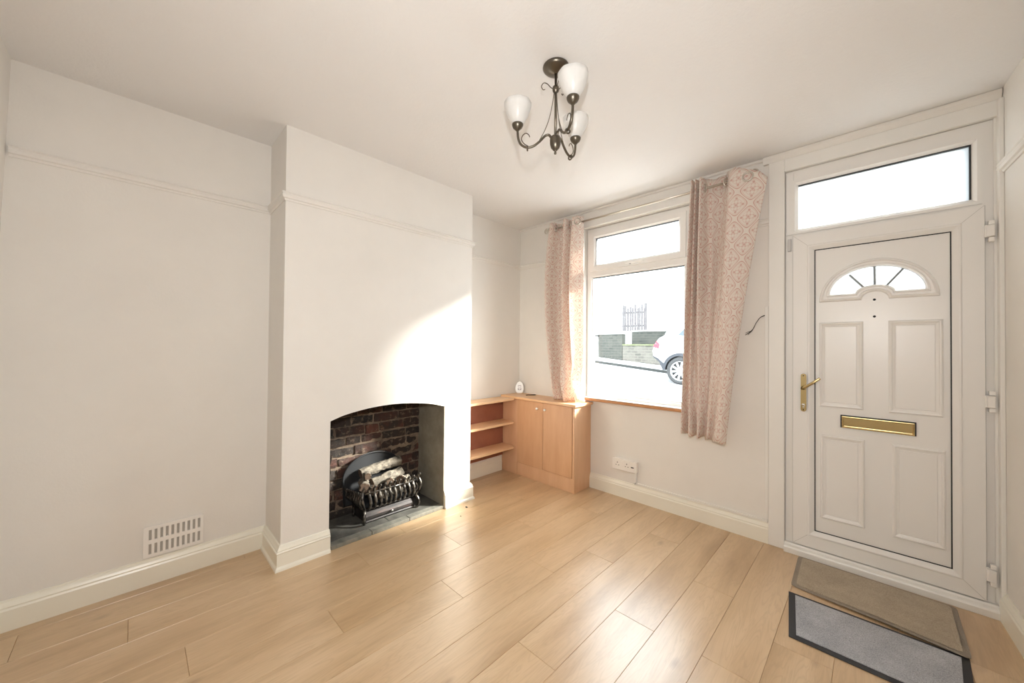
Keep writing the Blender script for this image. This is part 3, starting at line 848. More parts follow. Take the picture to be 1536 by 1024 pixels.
def flopL(x, y, z, s, t):
    if t > 0.80:   # gathered and billowing just above the worktop
        k = (t - 0.80) / 0.20
        y -= 0.035 * math.sin(k * PI) * (0.4 + 0.6 * math.sin(s * 9) ** 2)
        x += 0.022 * math.sin(k * PI * 1.2) * math.sin(s * 11 + 1)
    return x, y, z
cl = curtain(topL, midL, botL, lambda s: 2.378 + 0.003 * math.sin(s * 50), lambda s: 0.7475 + 0.004 * abs(math.sin(s * 13)), 1.25, deep=0.3, flop=flopL).build('curtain', M_curtain, fix=False)
md = cl.modifiers.new('thick', 'SOLIDIFY'); md.thickness = 0.0015; md.offset = 0
tag(cl, 'pink and cream patterned curtain left of the window, bunched on the low cabinet', 'curtain')
for (x, y, dx, dy) in ((.485, -.092, .5, -1), (.545, -.094, .5, 1), (.640, -.096, .5, -1), (.695, -.10, .5, 1), (.738, -.094, .5, -1), (.80, -.124, .45, -1)):
    eyelet(cl, x, y, PZ, dx, dy)
pole = empty('curtain_pole', (1.26, PY, PZ))
tag(pole, 'slim metal curtain pole with curled ends above the window', 'curtain pole')
pm = MB(); pm.tube([(-0.80, 0, 0), (0.83, 0, 0)], 0.008, 12)
pm.build('rod', M_steel, pole)
def curl(mb, x, sgn, r0=0.028):
    pts = []
    for k in range(30):
        a = k / 29 * 1.65 * 2 * PI * 0.78
        r = lerp(0.008, r0, k / 29)
        pts.append((x + sgn * (r0 - 0.004) - sgn * r * math.cos(a) * -1, 0.0, -0.004 + r * math.sin(a)))
    pts.reverse()
    mb.tube(pts, [lerp(0.0045, 0.0032, k / 29) for k in range(30)], 8)
    return mb
m_ = MB(); curl(m_, -0.80 - 0.012, -1, 0.026); m_.build('finial', M_steel, pole)
m_ = MB(); curl(m_, 0.83 + 0.004, 1, 0.026)
for v in range(len(m_.v)): m_.v[v] = (m_.v[v][0], m_.v[v][1], m_.v[v][2] + 0.016)
m_.build('finial', M_steel, pole)
for x in (-0.60, 0.72):
    br = MB(); br.tube([(x, 0.089, 0.0), (x, 0.0, 0.0)], 0.006, 8); br.lathe([(0.018, 0), (0.018, 0.006), (0.008, 0.01)], (x, 0.089, 0), (0, -1, 0), 14)
    br.build('bracket', M_steel, pole)

# ------------------------------------------------------------------ built-in cabinet and shelves
cab = empty('cabinet', (0.55, -0.13, 0))
tag(cab, 'low light wood cupboard with two doors under the left curtain', 'cabinet')
def cpart(mb, name, m, parent=cab, **k):
    o = mb.build(name, m, parent, **k)
    if parent is cab: o.location = (-0.55, 0.13, 0)
    return o
body = MB()
body.box(0.002, 0.868, -0.236, -0.022, 0.0, 0.724)
cpart(MB().box(0.2125, 0.8515, -0.2368, -0.2361, 0.1185, 0.7235), 'gap_shade_sheet', M_gap_shade)  # thin dark sheet added behind the doors, shade of the gaps as colour
body.box(0.852, 0.872, -0.250, -0.002, 0.0, 0.724)
body.box(0.190, 0.212, -0.250, -0.236, 0.0, 0.724)
cpart(body, 'body', M_cab, bevel=0.001)
cpart(MB().box(0.002, 0.1895, -0.248, -0.236, 0.0, 0.724), 'side_panel', M_cab, bevel=0.001)
cpart(MB().box(0.2125, 0.8515, -0.244, -0.236, 0.0, 0.1185), 'plinth', M_cab, bevel=0.001)
cpart(MB().box(0.002, 0.895, -0.272, -0.002, 0.7245, 0.7455), 'worktop', M_cabtop, bevel=0.0025)
for x0, x1, kx in ((0.2150, 0.5300, 0.475), (0.5340, 0.8485, 0.566)):
    d = cpart(MB().box(x0, x1, -0.254, -0.2375, 0.1235, 0.7200), 'door', M_cabdoor, bevel=0.0015)
    kn = MB(); kn.lathe([(0.004, 0.0), (0.004, 0.010), (0.011, 0.016), (0.012, 0.022), (0.008, 0.027), (0.0, 0.028)], (kx, -0.254, 0.664), (0, -1, 0), 16)
    kn.build('knob', M_knob_glint, d)
sh = empty('wall_shelving', (0.11, -0.585, 0))
tag(sh, 'three low pine shelves between chimney breast and cupboard', 'shelf unit')
def spart(mb, name, m, **k):
    o = mb.build(name, m, sh, **k); o.location = (-0.11, 0.585, 0); return o
for z in (0.731, 0.509, 0.272):
    poly = [(0.018, -0.921), (0.205, -0.921), (0.205, -0.30)]
    poly += [(0.205 - 0.05 + 0.05 * math.cos(a), -0.30 + 0.035 * math.sin(a)) for a in [k * PI / 12 for k in range(1, 7)]]
    poly += [(0.018, -0.262)]
    spart(MB().prism(poly, lambda u, v, w: (u, v, w), z - 0.019, z), 'shelf', M_shelf, bevel=0.0015)
bk = MB(); bk.box(0.0065, 0.016, -0.921, -0.251, 0.150, 0.709)
spart(bk, 'back_panel', M_redwood)
bt = MB()
for z in (0.711, 0.489, 0.252): bt.box(0.0165, 0.034, -0.915, -0.265, z - 0.034, z - 0.001)
spart(bt, 'batten', M_redwood, bevel=0.001)

# things on the cabinet
ZW = 0.7457
op = empty('plaque', (0.062, -0.062, ZW), math.radians(45 - 90 + 90))
tag(op, 'small white oval plaque with dark marks standing in the cupboard corner', 'plaque')
R45 = math.radians(45)
pl = MB(); lp0 = []; lp1 = []; lp2 = []
lean = 0.12
def pp(u, v, w): return (u, w + v * lean, v)
NO = 32
for k in range(NO):
    a = 2 * PI * k / NO
    rx = 0.044 * (1 - 0.12 * math.sin(a)); rz = 0.063
    lp0.append((rx * math.cos(a), 0.0635 + rz * math.sin(a)))
flat = [(u, max(v, 0.006)) for u, v in lp0]
pl.loft([[pp(u, v, 0.006) for u, v in flat], [pp(u, v, -0.002) for u, v in flat], [pp(u * 0.93, 0.0635 + (v - 0.0635) * 0.93, -0.006) for u, v in flat], [pp(u * 0.86, 0.0635 + (v - 0.0635) * 0.86, -0.004) for u, v in flat]], True, True, True)
for i in range(len(pl.v)): pl.v[i] = (pl.v[i][0], pl.v[i][1], pl.v[i][2] - 0.0055)
po = pl.build('plate', mat('glazed bright white', (0.86, 0.87, 0.87), 0.25), op)
mk = MB()
def mark(u, v, w, h):
    mk.box(u - w / 2, u + w / 2, -0.0055 + (v) * lean, -0.0035 + (v) * lean, v - h / 2, v + h / 2)
for (u, v, w, h) in ((-0.011, 0.080, 0.012, 0.004), (0.011, 0.080, 0.012, 0.004), (0, 0.076, 0.010, 0.004), (-0.013, 0.066, 0.006, 0.006), (0.013, 0.066, 0.006, 0.006),
                     (-0.014, 0.045, 0.005, 0.018), (0.014, 0.045, 0.005, 0.018), (-0.006, 0.037, 0.012, 0.005), (0.007, 0.037, 0.010, 0.005), (0, 0.053, 0.018, 0.003)):
    mark(u, v, w, h)
mk.build('printed_marks', mat('dark plum print', (0.12, 0.05, 0.05), 0.5), po)
op.rotation_euler = (0, 0, R45)
pen = MB(); pen.tube([(0, 0, 0.0045), (0.045, 0, 0.0045), (0.085, 0, 0.0050)], [0.0035, 0.0045, 0.0045], 8); pen.box(-0.012, 0.004, -0.006, 0.006, 0.0, 0.006)
po_ = pen.build('pen', M_black); po_.location = (0.215, -0.115, ZW); po_.rotation_euler = (0, 0, math.radians(48))
tag(po_, 'small black pen-like object lying on the cupboard top', 'pen')

# ------------------------------------------------------------------ air vent
vn = empty('air_vent', (0.0, -2.66, 0.13))
tag(vn, 'white rectangular air vent low on the left wall', 'air vent')
us = [-2.782]; vz = [0.137]
hs = set()
for k in range(10):
    a = -2.762 + k * 0.0212
    us += [a, a + 0.0105]
us += [-2.547]
vz += [0.152, 0.204, 0.224, 0.276, 0.292]
for k in range(10):
    hs.add((1 + 2 * k, 1)); hs.add((1 + 2 * k, 3))
v_ = MB().grid_plate(us, vz, hs, LF, 0.013, 0.003)
o = v_.build('grille', M_white, vn, bevel=0.001, seg=1); o.location = (0, 2.66, -0.13)
o = MB().box(0.0005, 0.003, -2.780, -2.549, 0.139, 0.290).build('duct_backing', M_vent_back, vn); o.location = (0, 2.66, -0.13)

# ------------------------------------------------------------------ socket, trunking, wires
so_ = empty('power_socket', (1.21, 0, 0.23))
tag(so_, 'white double plug socket in a surface box beside the cupboard', 'socket')
def sp_(mb, name, m, **k):
    o = mb.build(name, m, so_, **k); o.location = (-1.21, 0, -0.23); return o
sp_(MB().box(1.106, 1.312, -0.030, -0.0005, 0.230, 0.312), 'back_box', M_white, bevel=0.003)
sp_(MB().box(1.103, 1.315, -0.038, -0.030, 0.227, 0.315), 'face_plate', M_white, bevel=0.003)
for cx in (1.150, 1.232):
    for hx, z0, z1, hw_ in ((0, 0.279, 0.290, 0.0025), (-0.0115, 0.262, 0.267, 0.0035), (0.0115, 0.262, 0.267, 0.0035)):
        sp_(MB().box(cx + hx - hw_, cx + hx + hw_, -0.0388, -0.0375, z0, z1), 'pin_hole', M_black)
sp_(MB().box(1.268, 1.292, -0.0388, -0.0375, 0.264, 0.272), 'cable_slot', M_black)
for cx in (1.178, 1.204): sp_(MB().box(cx - 0.006, cx + 0.006, -0.041, -0.038, 0.284, 0.304), 'rocker_switch', M_white, bevel=0.001)
tk = MB(); tk.box(1.286, 1.302, -0.014, -0.0005, 0.1295, 0.2295)
tk.box(1.286, 2.176, -0.014, -0.0005, 0.1300, 0.146)
tag(tk.build('cable_trunking', M_trim, bevel=0.002), 'white plastic trunking from the socket along the skirting top', 'cable trunking')
tk2 = MB(); tk2.box(2.160, 2.178, -0.013, -0.0005, 0.148, 1.50)
tag(tk2.build('cable_trunking', M_trim, bevel=0.002), 'white vertical cable trunking beside the door architrave', 'cable trunking')
wr = MB()
base_pts = [(2.158, -0.008, 1.443), (2.135, -0.012, 1.430), (2.112, -0.014, 1.395), (2.096, -0.014, 1.358), (2.075, -0.014, 1.335), (2.052, -0.014, 1.318)]
wr.tube(catmull(base_pts, 5), 0.0022, 6)
wr.tube(catmull([(2.158, -0.009, 1.440), (2.130, -0.016, 1.424), (2.106, -0.018, 1.380), (2.090, -0.016, 1.345), (2.076, -0.018, 1.330), (2.070, -0.022, 1.318)], 5), 0.0017, 6)
wr.tube(catmull([(2.080, -0.014, 1.342), (2.066, -0.013, 1.338), (2.052, -0.012, 1.330)], 4), 0.0012, 6)
tag(wr.build('loose_wire', mat('dark cable', (0.05, 0.045, 0.035), 0.5)), 'loose dark wire ends poking from the trunking by the door', 'wire')

# ------------------------------------------------------------------ floor crumbs
for loc, s, lab in (((0.440, -1.043, 0.0), 0.012, 'tiny dark crumb on the floor in front of the chimney breast'),
                    ((0.525, -1.165, 0.0), 0.006, 'smallest dark speck on the floor nearer the fireplace')):
    c = MB(); r_ = random.Random(s * 1000)
    pts = [(s * r_.uniform(.7, 1.2) * math.cos(k * PI / 4), 0.6 * s * r_.uniform(.7, 1.2) * math.sin(k * PI / 4)) for k in range(8)]
    c.loft([[(x, y, 0.0003) for x, y in pts], [(x * 0.9, y * 0.9, s * 0.35) for x, y in pts], [(x * 0.4, y * 0.4, s * 0.5) for x, y in pts]], True, True, True)
    o = c.build('crumb', M_black); o.location = loc; tag(o, lab, 'crumb')

# ------------------------------------------------------------------ hearth
he = empty('hearth', (0.17, -1.586, 0))
tag(he, 'grey stone hearth slabs on the fireplace floor', 'hearth')
def hpart(mb, name, m, **k):
    o = mb.build(name, m, he, **k); o.location = (-0.17, 1.586, 0); return o
ZH = 0.026
for (x0, x1, y0, y1) in ((0.285, 0.338, -1.990, -1.738), (0.285, 0.338, -1.735, -1.468), (0.285, 0.338, -1.465, -1.183)):
    hpart(MB().box(x0, x1, y0, y1, 0.0003, ZH - random.uniform(0, 0.002)), 'kerb_slab', M_slate, bevel=0.003)
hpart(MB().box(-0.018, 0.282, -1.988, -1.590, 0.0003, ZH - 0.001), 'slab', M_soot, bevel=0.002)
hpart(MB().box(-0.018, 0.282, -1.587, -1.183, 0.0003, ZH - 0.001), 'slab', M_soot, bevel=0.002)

# ------------------------------------------------------------------ fire grate
GY = -1.541
gr = empty('fire_grate', (0.12, GY, ZH))
tag(gr, 'cast iron fire basket with curved bars standing in the fireplace', 'fire grate')
def gpart(mb, name, m, parent=gr, **k):
    o = mb.build(name, m, parent, **k)
    if parent is gr: o.location = (-0.12, -GY, -ZH)
    return o
Y0g, Y1g = -1.735, -1.347
# ash cover with convex front
pf = [(0.030, 0.028), (0.214, 0.028), (0.217, 0.036), (0.212, 0.044), (0.216, 0.055), (0.217, 0.070), (0.211, 0.085), (0.200, 0.097), (0.190, 0.103), (0.030, 0.103)]
ap = gpart(MB().prism(pf, lambda u, v, w: (u, w, v), Y0g + 0.012, Y1g - 0.012), 'ash_cover', M_pan, bevel=0.002)
kn = MB(); kn.lathe([(0.003, 0), (0.003, 0.008), (0.008, 0.012), (0.009, 0.017), (0.005, 0.022), (0, 0.023)], (0.215, GY, 0.068), (1, 0, 0), 14)
kn.build('knob', M_chrome, ap)
# floor of the basket
tr = MB(); tr.box(0.03, 0.205, Y0g + 0.01, Y1g - 0.01, 0.108, 0.120)
gpart(tr, 'basket_floor', M_iron, bevel=0.002)
rl = MB()
rl.tube([(0.212, Y0g, 0.122), (0.212, Y1g, 0.122)], 0.008, 10)
rl.tube([(0.226, Y0g - 0.004, 0.232), (0.226, Y1g + 0.004, 0.232)], 0.006, 10)
gpart(rl, 'front_rail', M_cast)
for k in range(10):
    y = lerp(Y0g + 0.030, Y1g - 0.028, k / 9)
    pts = catmull([(0.212, y, 0.116), (0.224, y + 0.002, 0.132), (0.237, y + 0.004, 0.164), (0.233, y, 0.198), (0.222, y - 0.003, 0.228), (0.226, y - 0.004, 0.256), (0.238, y - 0.003, 0.270)], 4)
    rr = [0.0078 + 0.0030 * math.sin(PI * i / (len(pts) - 1)) for i in range(len(pts))]
    b = MB().tube(pts, rr, 8)
    b.lathe([(0, -0.008), (0.0075, -0.004), (0.009, 0), (0.0075, 0.005), (0, 0.008)], (0.240, y - 0.003, 0.272), (0.6, 0, 0.8), 10)
    gpart(b, 'bar', M_cast)
# side bars
for sgn, ys in ((-1, Y0g), (1, Y1g)):
    n_ = 8
    for k in range(n_):
        x = lerp(0.040, 0.200, k / (n_ - 1))
        o_ = lerp(0.062, 0.020, k / (n_ - 1)) * (1.0 if sgn < 0 else 0.45)
        pts = catmull([(x, ys, 0.116), (x, ys + sgn * 0.012, 0.140), (x, ys + sgn * (o_ * 0.6 + 0.014), 0.175), (x, ys + sgn * o_ * 0.8, 0.208), (x, ys + sgn * (o_ + 0.004), 0.240)], 4)
        gpart(MB().tube(pts, 0.0062, 8), 'bar', M_cast)
    rs_ = MB(); rs_.tube([(0.030, ys, 0.118), (0.212, ys, 0.122)], 0.008, 8)
    o_ = 0.062 * (1.0 if sgn < 0 else 0.45)
    rs_.tube([(0.030, ys + sgn * o_ * 0.8, 0.212), (0.226, ys + sgn * 0.016, 0.216)], 0.006, 8)
    gpart(rs_, 'side_rail', M_cast)
    # scrolled corner post
    cp = MB()
    pts = catmull([(0.222, ys + sgn * 0.004, ZH + 0.004), (0.232, ys + sgn * 0.010, 0.045), (0.240, ys + sgn * 0.012, 0.075), (0.230, ys + sgn * 0.006, 0.103), (0.218, ys, 0.118), (0.224, ys + sgn * 0.006, 0.140), (0.240, ys + sgn * 0.020, 0.170), (0.240, ys + sgn * 0.026, 0.210), (0.226, ys + sgn * 0.018, 0.245), (0.232, ys + sgn * 0.012, 0.272), (0.246, ys + sgn * 0.020, 0.278)], 5)
    cp.tube(pts, [0.011 - 0.003 * i / len(pts) for i in range(len(pts))], 10)
    gpart(cp, 'corner_post', M_cast)
    ft = MB().box(0.035, 0.055, ys + sgn * 0.002 - 0.008, ys + sgn * 0.002 + 0.008, ZH + 0.0005, 0.112)
    gpart(ft, 'leg', M_cast, bevel=0.003)
# arched fire back
fbk = []
hw = 0.215; yc = -1.585
pts2 = [(yc - hw + 0.01, 0.10)] + [(yc + hw * math.cos(a), 0.285 + 0.155 * math.sin(a)) for a in [PI - k * PI / 20 for k in range(21)]] + [(yc + hw - 0.01, 0.10)]
pts2.reverse()
fk = MB(); fk.prism(pts2, lambda u, v, w: (w + 0.0, u, v), 0.004, 0.014)
fko = gpart(fk, 'fire_back', M_iron)
rim = MB(); rim.tube([(0.016, u, v) for u, v in pts2], 0.007, 8); rim.build('rim', M_iron, fko)

# logs
def log(name, p0, p1, r0, r1, label, seed, group='ash-grey logs in the fire basket'):
    p0, p1 = Vector(p0), Vector(p1); d = (p1 - p0); L_ = d.length; d.normalize()
    u = d.orthogonal().normalized(); w = d.cross(u)
    n1, n2 = 26, 30
    mb = MB(); loops = []
    for i in range(n1 + 1):
        t = i / n1
        c = p0 + d * L_ * t + u * 0.004 * noise.noise(Vector((t * 3, seed, 0)))
        loop = []
        for k in range(n2):
            a = 2 * PI * k / n2
            dv = Vector((math.cos(a) * 1.6, math.sin(a) * 1.6, t * 3 + seed * 5))
            r = lerp(r0, r1, t) * (1 + 0.30 * noise.noise(dv) + 0.22 * noise.noise(dv * 2.7) + 0.12 * noise.noise(dv * 6.0))
            loop.append(c + (u * math.cos(a) + w * math.sin(a)) * r)
        loops.append(loop)
    mb.loft(loops, True, False, False, True)
    o = mb.build(name, M_bark)
    for lp, c, sgn in ((loops[0], p0, -1), (loops[-1], p1, 1)):
        e = MB()
        e.loft([[q for q in lp], [c + (q - c) * 0.86 + d * sgn * 0.002 for q in lp], [c + (q - c) * 0.84 + d * sgn * 0.0005 for q in lp]], True, False, True)
        e.build('cut_end', M_logend, o)
    tag(o, label, 'log')
    return o
log('log', (0.062, -1.700, 0.320), (0.058, -1.395, 0.352), 0.031, 0.036, 'long pale log lying across the back of the fire basket', 1)
log('log', (0.118, -1.640, 0.254), (0.100, -1.400, 0.276), 0.030, 0.034, 'split pale log in the middle of the fire basket', 2)
log('log', (0.195, -1.725, 0.262), (0.070, -1.685, 0.262), 0.032, 0.030, 'left round-ended log at the left corner of the fire basket', 3)
log('log', (0.215, -1.665, 0.238), (0.100, -1.640, 0.200), 0.032, 0.030, 'round-ended log just right of the left corner log', 4)
log('log', (0.165, -1.690, 0.322), (0.105, -1.672, 0.318), 0.022, 0.022, 'smallest round-ended log on top at the left', 5)
log('log', (0.205, -1.545, 0.255), (0.105, -1.500, 0.222), 0.030, 0.028, 'round-ended log facing out at the middle of the fire basket', 6)
log('log', (0.205, -1.465, 0.246), (0.140, -1.380, 0.222), 0.036, 0.034, 'thick charred log at the right end of the fire basket', 7)
log('log', (0.130, -1.600, 0.165), (0.130, -1.400, 0.162), 0.032, 0.032, 'low log under the others in the fire basket', 8)

# ------------------------------------------------------------------ chandelier
AX, AY = 1.666, -1.558
ch = empty('chandelier', (AX, AY, H))
tag(ch, 'three-arm antique brass ceiling light with white glass shades', 'ceiling light')
def chp(mb, name, m, parent=ch, **k):
    o = mb.build(name, m, parent, **k)
    if parent is ch: o.location = (-AX, -AY, -H)
    return o
c = MB(); c.lathe([(0.0, H - 0.0005), (0.056, H - 0.0005), (0.057, H - 0.006), (0.050, H - 0.014), (0.030, H - 0.024), (0.010, H - 0.030), (0.006, H - 0.032)], (AX, AY, 0), (0, 0, 1), 32)
chp(c, 'canopy', M_pewter)
c = MB(); c.tube([(AX, AY, H - 0.03), (AX, AY, 2.14)], 0.0055, 12)
c.lathe([(0.006, 2.335), (0.013, 2.342), (0.015, 2.352), (0.013, 2.362), (0.006, 2.368)], (AX, AY, 0), (0, 0, 1), 20)
chp(c, 'stem', M_pewter)
c = MB(); c.lathe([(0.0, 2.066), (0.005, 2.068), (0.006, 2.074), (0.003, 2.079), (0.009, 2.084), (0.019, 2.096), (0.0235, 2.112), (0.024, 2.130), (0.021, 2.142), (0.014, 2.147), (0.0, 2.148)], (AX, AY, 0), (0, 0, 1), 24)
chp(c, 'hub', M_pewter)
CZ = 2.198; RA = 0.166
for ang in (-143.3, -28.2, 93.6):
    a = math.radians(ang); d = Vector((math.cos(a), math.sin(a), 0)); O = Vector((AX, AY, 0))
    P = lambda r, z: O + d * r + Vector((0, 0, z))
    arm = MB()
    arm.tube(catmull([P(0.018, 2.140), P(0.028, 2.153), P(0.045, 2.150), P(0.070, 2.126), P(0.098, 2.108), P(0.128, 2.106), P(0.152, 2.122), P(0.163, 2.150), P(RA, 2.182)], 6), 0.0052, 10)
    arm.tube([P(0.122, 2.101) + (Vector((0, 0, 1)) * math.cos(q * PI / 8) + Vector((-d.y, d.x, 0)) * math.sin(q * PI / 8)) * 0.0095 for q in range(16)], 0.0032, 8, closed=True)
    ao = chp(arm, 'arm', M_pewter)
    sc1 = MB()
    sc1.tube(catmull([P(0.118, 2.110), P(0.136, 2.122), P(0.148, 2.142), P(0.142, 2.160), P(0.128, 2.168), P(0.116, 2.160), P(0.112, 2.150)], 5), 0.0021, 7)
    sc1.build('arm_scroll', M_pewter, ao)
    wr_ = MB(); wr_.tube(catmull([P(0.006, 2.350), P(0.012, 2.300), P(0.026, 2.230), P(0.046, 2.175), P(0.072, 2.128)], 5), 0.0017, 6)
    wr_.tube(catmull([P(0.006, 2.352), P(0.022, 2.362), P(0.036, 2.378), P(0.052, 2.384), P(0.062, 2.370), P(0.055, 2.355), P(0.046, 2.356)], 5), 0.0019, 6)
    chp(wr_, 'stay_wire', M_pewter)
    cp = MB(); cp.lathe([(0.0, -0.0175), (0.006, -0.018), (0.010, -0.013), (0.020, -0.004), (0.0245, 0.006), (0.025, 0.012), (0.022, 0.012), (0.0, 0.008)], P(RA, CZ), (0, 0, 1), 24)
    cpo = chp(cp, 'cup', M_pewter)
    fl = lambda t, h: 1 + 0.02 * math.cos(8 * t) * max(0, (h - 0.03) / 0.08)
    s_ = MB(); s_.lathe([(0.017, 0.008), (0.022, 0.014), (0.033, 0.028), (0.044, 0.046), (0.052, 0.066), (0.0575, 0.086), (0.0595, 0.104), (0.058, 0.105), (0.0545, 0.086), (0.049, 0.066), (0.041, 0.046), (0.030, 0.028), (0.019, 0.014)], P(RA, CZ), (0, 0, 1), 48, fl)
    chp(s_, 'glass_shade', M_shade)
    bl = MB(); bl.lathe([(0.0, 0.008), (0.010, 0.009), (0.011, 0.028), (0.016, 0.044), (0.015, 0.058), (0.0, 0.070)], P(RA, CZ), (0, 0, 1), 16)
    chp(bl, 'bulb', M_white)

# ------------------------------------------------------------------ outside: street, walls, houses, car
def gz(y):
    pts = [(0.17, -0.05), (1.6, -0.02), (1.601, -0.12), (4.5, 0.20), (6.5, 0.25), (8.4, 0.27), (20, 0.30)]
    for (a, za), (b, zb) in zip(pts, pts[1:]):
        if y <= b: return lerp(za, zb, (y - a) / (b - a))
    return pts[-1][1]
SL = -0.09
M_road = stone_mat('tarmac', (0.30, 0.30, 0.30), (0.40, 0.40, 0.40), 30, 0.3)
M_pave = stone_mat('paving', (0.50, 0.50, 0.48), (0.62, 0.61, 0.58), 12, 0.2)
M_kerb = stone_mat('dark kerb', (0.02, 0.022, 0.02), (0.04, 0.043, 0.04), 12, 0.3)
X0, X1 = -14.0, 9.0
ys = [0.175, 1.6, 1.601, 3.0, 4.5, 6.5, 8.42]
rd = MB()
rd.loft([[(X0, y, gz(y) + SL * X0) for y in ys] + [(X0, 8.42, -1.5), (X0, 0.175, -1.5)], [(X1, y, gz(y) + SL * X1) for y in ys] + [(X1, 8.42, -2.5), (X1, 0.175, -2.5)]], True, True, True)
tag(rd.build('ground_street', M_road), 'sloping tarmac street outside the window', 'road', kind='structure')
def strip(name, m, y0, y1, z0, z1, x0=X0, x1=X1, label=None, cat=None, kind='structure'):
    b_ = MB(); b_.loft([[(x0, y0, z0 + SL * x0), (x0, y1, z0 + SL * x0), (x0, y1, z1 + SL * x0), (x0, y0, z1 + SL * x0)], [(x1, y0, z0 + SL * x1), (x1, y1, z0 + SL * x1), (x1, y1, z1 + SL * x1), (x1, y0, z1 + SL * x1)]], True, True, True)
    return tag(b_.build(name, m), label, cat, kind=kind)
strip('ground_kerb', M_kerb, 8.425, 8.56, -0.4, 0.345, label='dark kerb stones on the far side of the street', cat='kerb')
strip('ground_pavement', M_pave, 8.565, 30, -0.4, 0.36, label='pale pavement on the far side of the street', cat='pavement')
def stonewall(c1, c2, c3, name):
    m = mat(name, c1, 0.9); t = NT(m)
    g_ = t.t.nodes.new('ShaderNodeTexCoord'); mp = t.t.nodes.new('ShaderNodeMapping'); mp.inputs['Rotation'].default_value = (PI / 2, 0, 0)
    t.l(g_.outputs['Object'], mp.inputs[0])
    br = t.t.nodes.new('ShaderNodeTexBrick'); br.inputs['Scale'].default_value = 1.0
    br.inputs['Brick Width'].default_value = 0.26; br.inputs['Row Height'].default_value = 0.10; br.inputs['Mortar Size'].default_value = 0.012
    br.inputs['Color1'].default_value = (*c1, 1); br.inputs['Color2'].default_value = (*c2, 1); br.inputs['Mortar'].default_value = (*c3, 1)
    t.l(mp.outputs[0], br.inputs['Vector'])
    n = t.noise(t.pos(), 3, 5, 0.7)
    t.l(t.mix(t.ramp(n, [(0.4, (0, 0, 0)), (0.65, (0.8, 0.8, 0.8))]), br.outputs['Color'], c3), t.b.inputs['Base Color'])
    return m
M_sw1 = stonewall((0.030, 0.033, 0.029), (0.045, 0.048, 0.042), (0.072, 0.072, 0.06), 'weathered dark stone')
M_sw2 = stonewall((0.06, 0.06, 0.051), (0.10, 0.09, 0.078), (0.14, 0.13, 0.11), 'pale rubble stone')
M_moss = stone_mat('mossy coping', (0.08, 0.10, 0.035), (0.15, 0.15, 0.095), 6, 0.3)
W1 = MB().box(-4.95, -3.99, 9.8, 10.05, 0.2, 1.70).build('garden_wall', M_sw1); tag(W1, 'taller dark stone garden wall across the street, left part', 'garden wall')
MB().box(-4.97, -3.97, 9.78, 10.07, 1.70, 1.75).build('coping', M_pave, W1)
W2 = MB().box(-3.985, 4.0, 9.82, 10.03, -0.3, 1.27).build('garden_wall', M_sw2); tag(W2, 'lower pale stone garden wall across the street behind the car', 'garden wall')
MB().box(-3.985, 4.0, 9.80, 10.06, 1.27, 1.33).build('coping', M_moss, W2)
W3 = MB().box(-4.10, 4.0, 10.8, 11.1, 0.2, 1.82).build('retaining_wall', M_sw1); tag(W3, 'dark retaining wall set back above the low garden wall', 'garden wall')
MB().box(-4.12, 4.0, 10.78, 11.12, 1.82, 1.87).build('coping', M_pave, W3)
gp = MB().box(-5.20, -5.02, 9.78, 10.02, 0.2, 1.62); gpo = gp.build('gate_post', M_pave); tag(gpo, 'pale stone gate post left of the dark garden wall', 'gate post')
MB().box(-5.23, -4.99, 9.75, 10.05, 1.62, 1.68).build('cap', M_kerb, gpo)
fn = empty('garden_fence', (-4.4, 11.5, 1.87)); tag(fn, 'grey timber board fence panel in front of the opposite house', 'fence')
M_fence = stone_mat('grey boards', (0.065, 0.058, 0.06), (0.12, 0.11, 0.11), 10, 0.3)
fm = MB(); r_ = random.Random(2)
x = -4.86
while x < -3.86:
    w_ = r_.uniform(0.06, 0.09); fm.box(x, x + w_, 11.48, 11.50, 1.86, r_.uniform(2.75, 2.98)); x += w_ + r_.uniform(0.01, 0.05)
fm.box(-4.9, -3.85, 11.50, 11.54, 2.05, 2.13); fm.box(-4.9, -3.85, 11.50, 11.54, 2.6, 2.68)
o = fm.build('boards', M_fence, fn); o.location = (4.4, -11.5, -1.87)
o = MB().box(-3.90, -3.82, 11.47, 11.55, 1.86, 3.0).build('post', M_fence, fn); o.location = (4.4, -11.5, -1.87)
# raised garden ground
tag(MB().box(-14, 9, 11.1, 30, 0.0, 1.86).build('ground_garden', M_pave), 'raised ground in front of the opposite houses', 'ground', kind='structure')

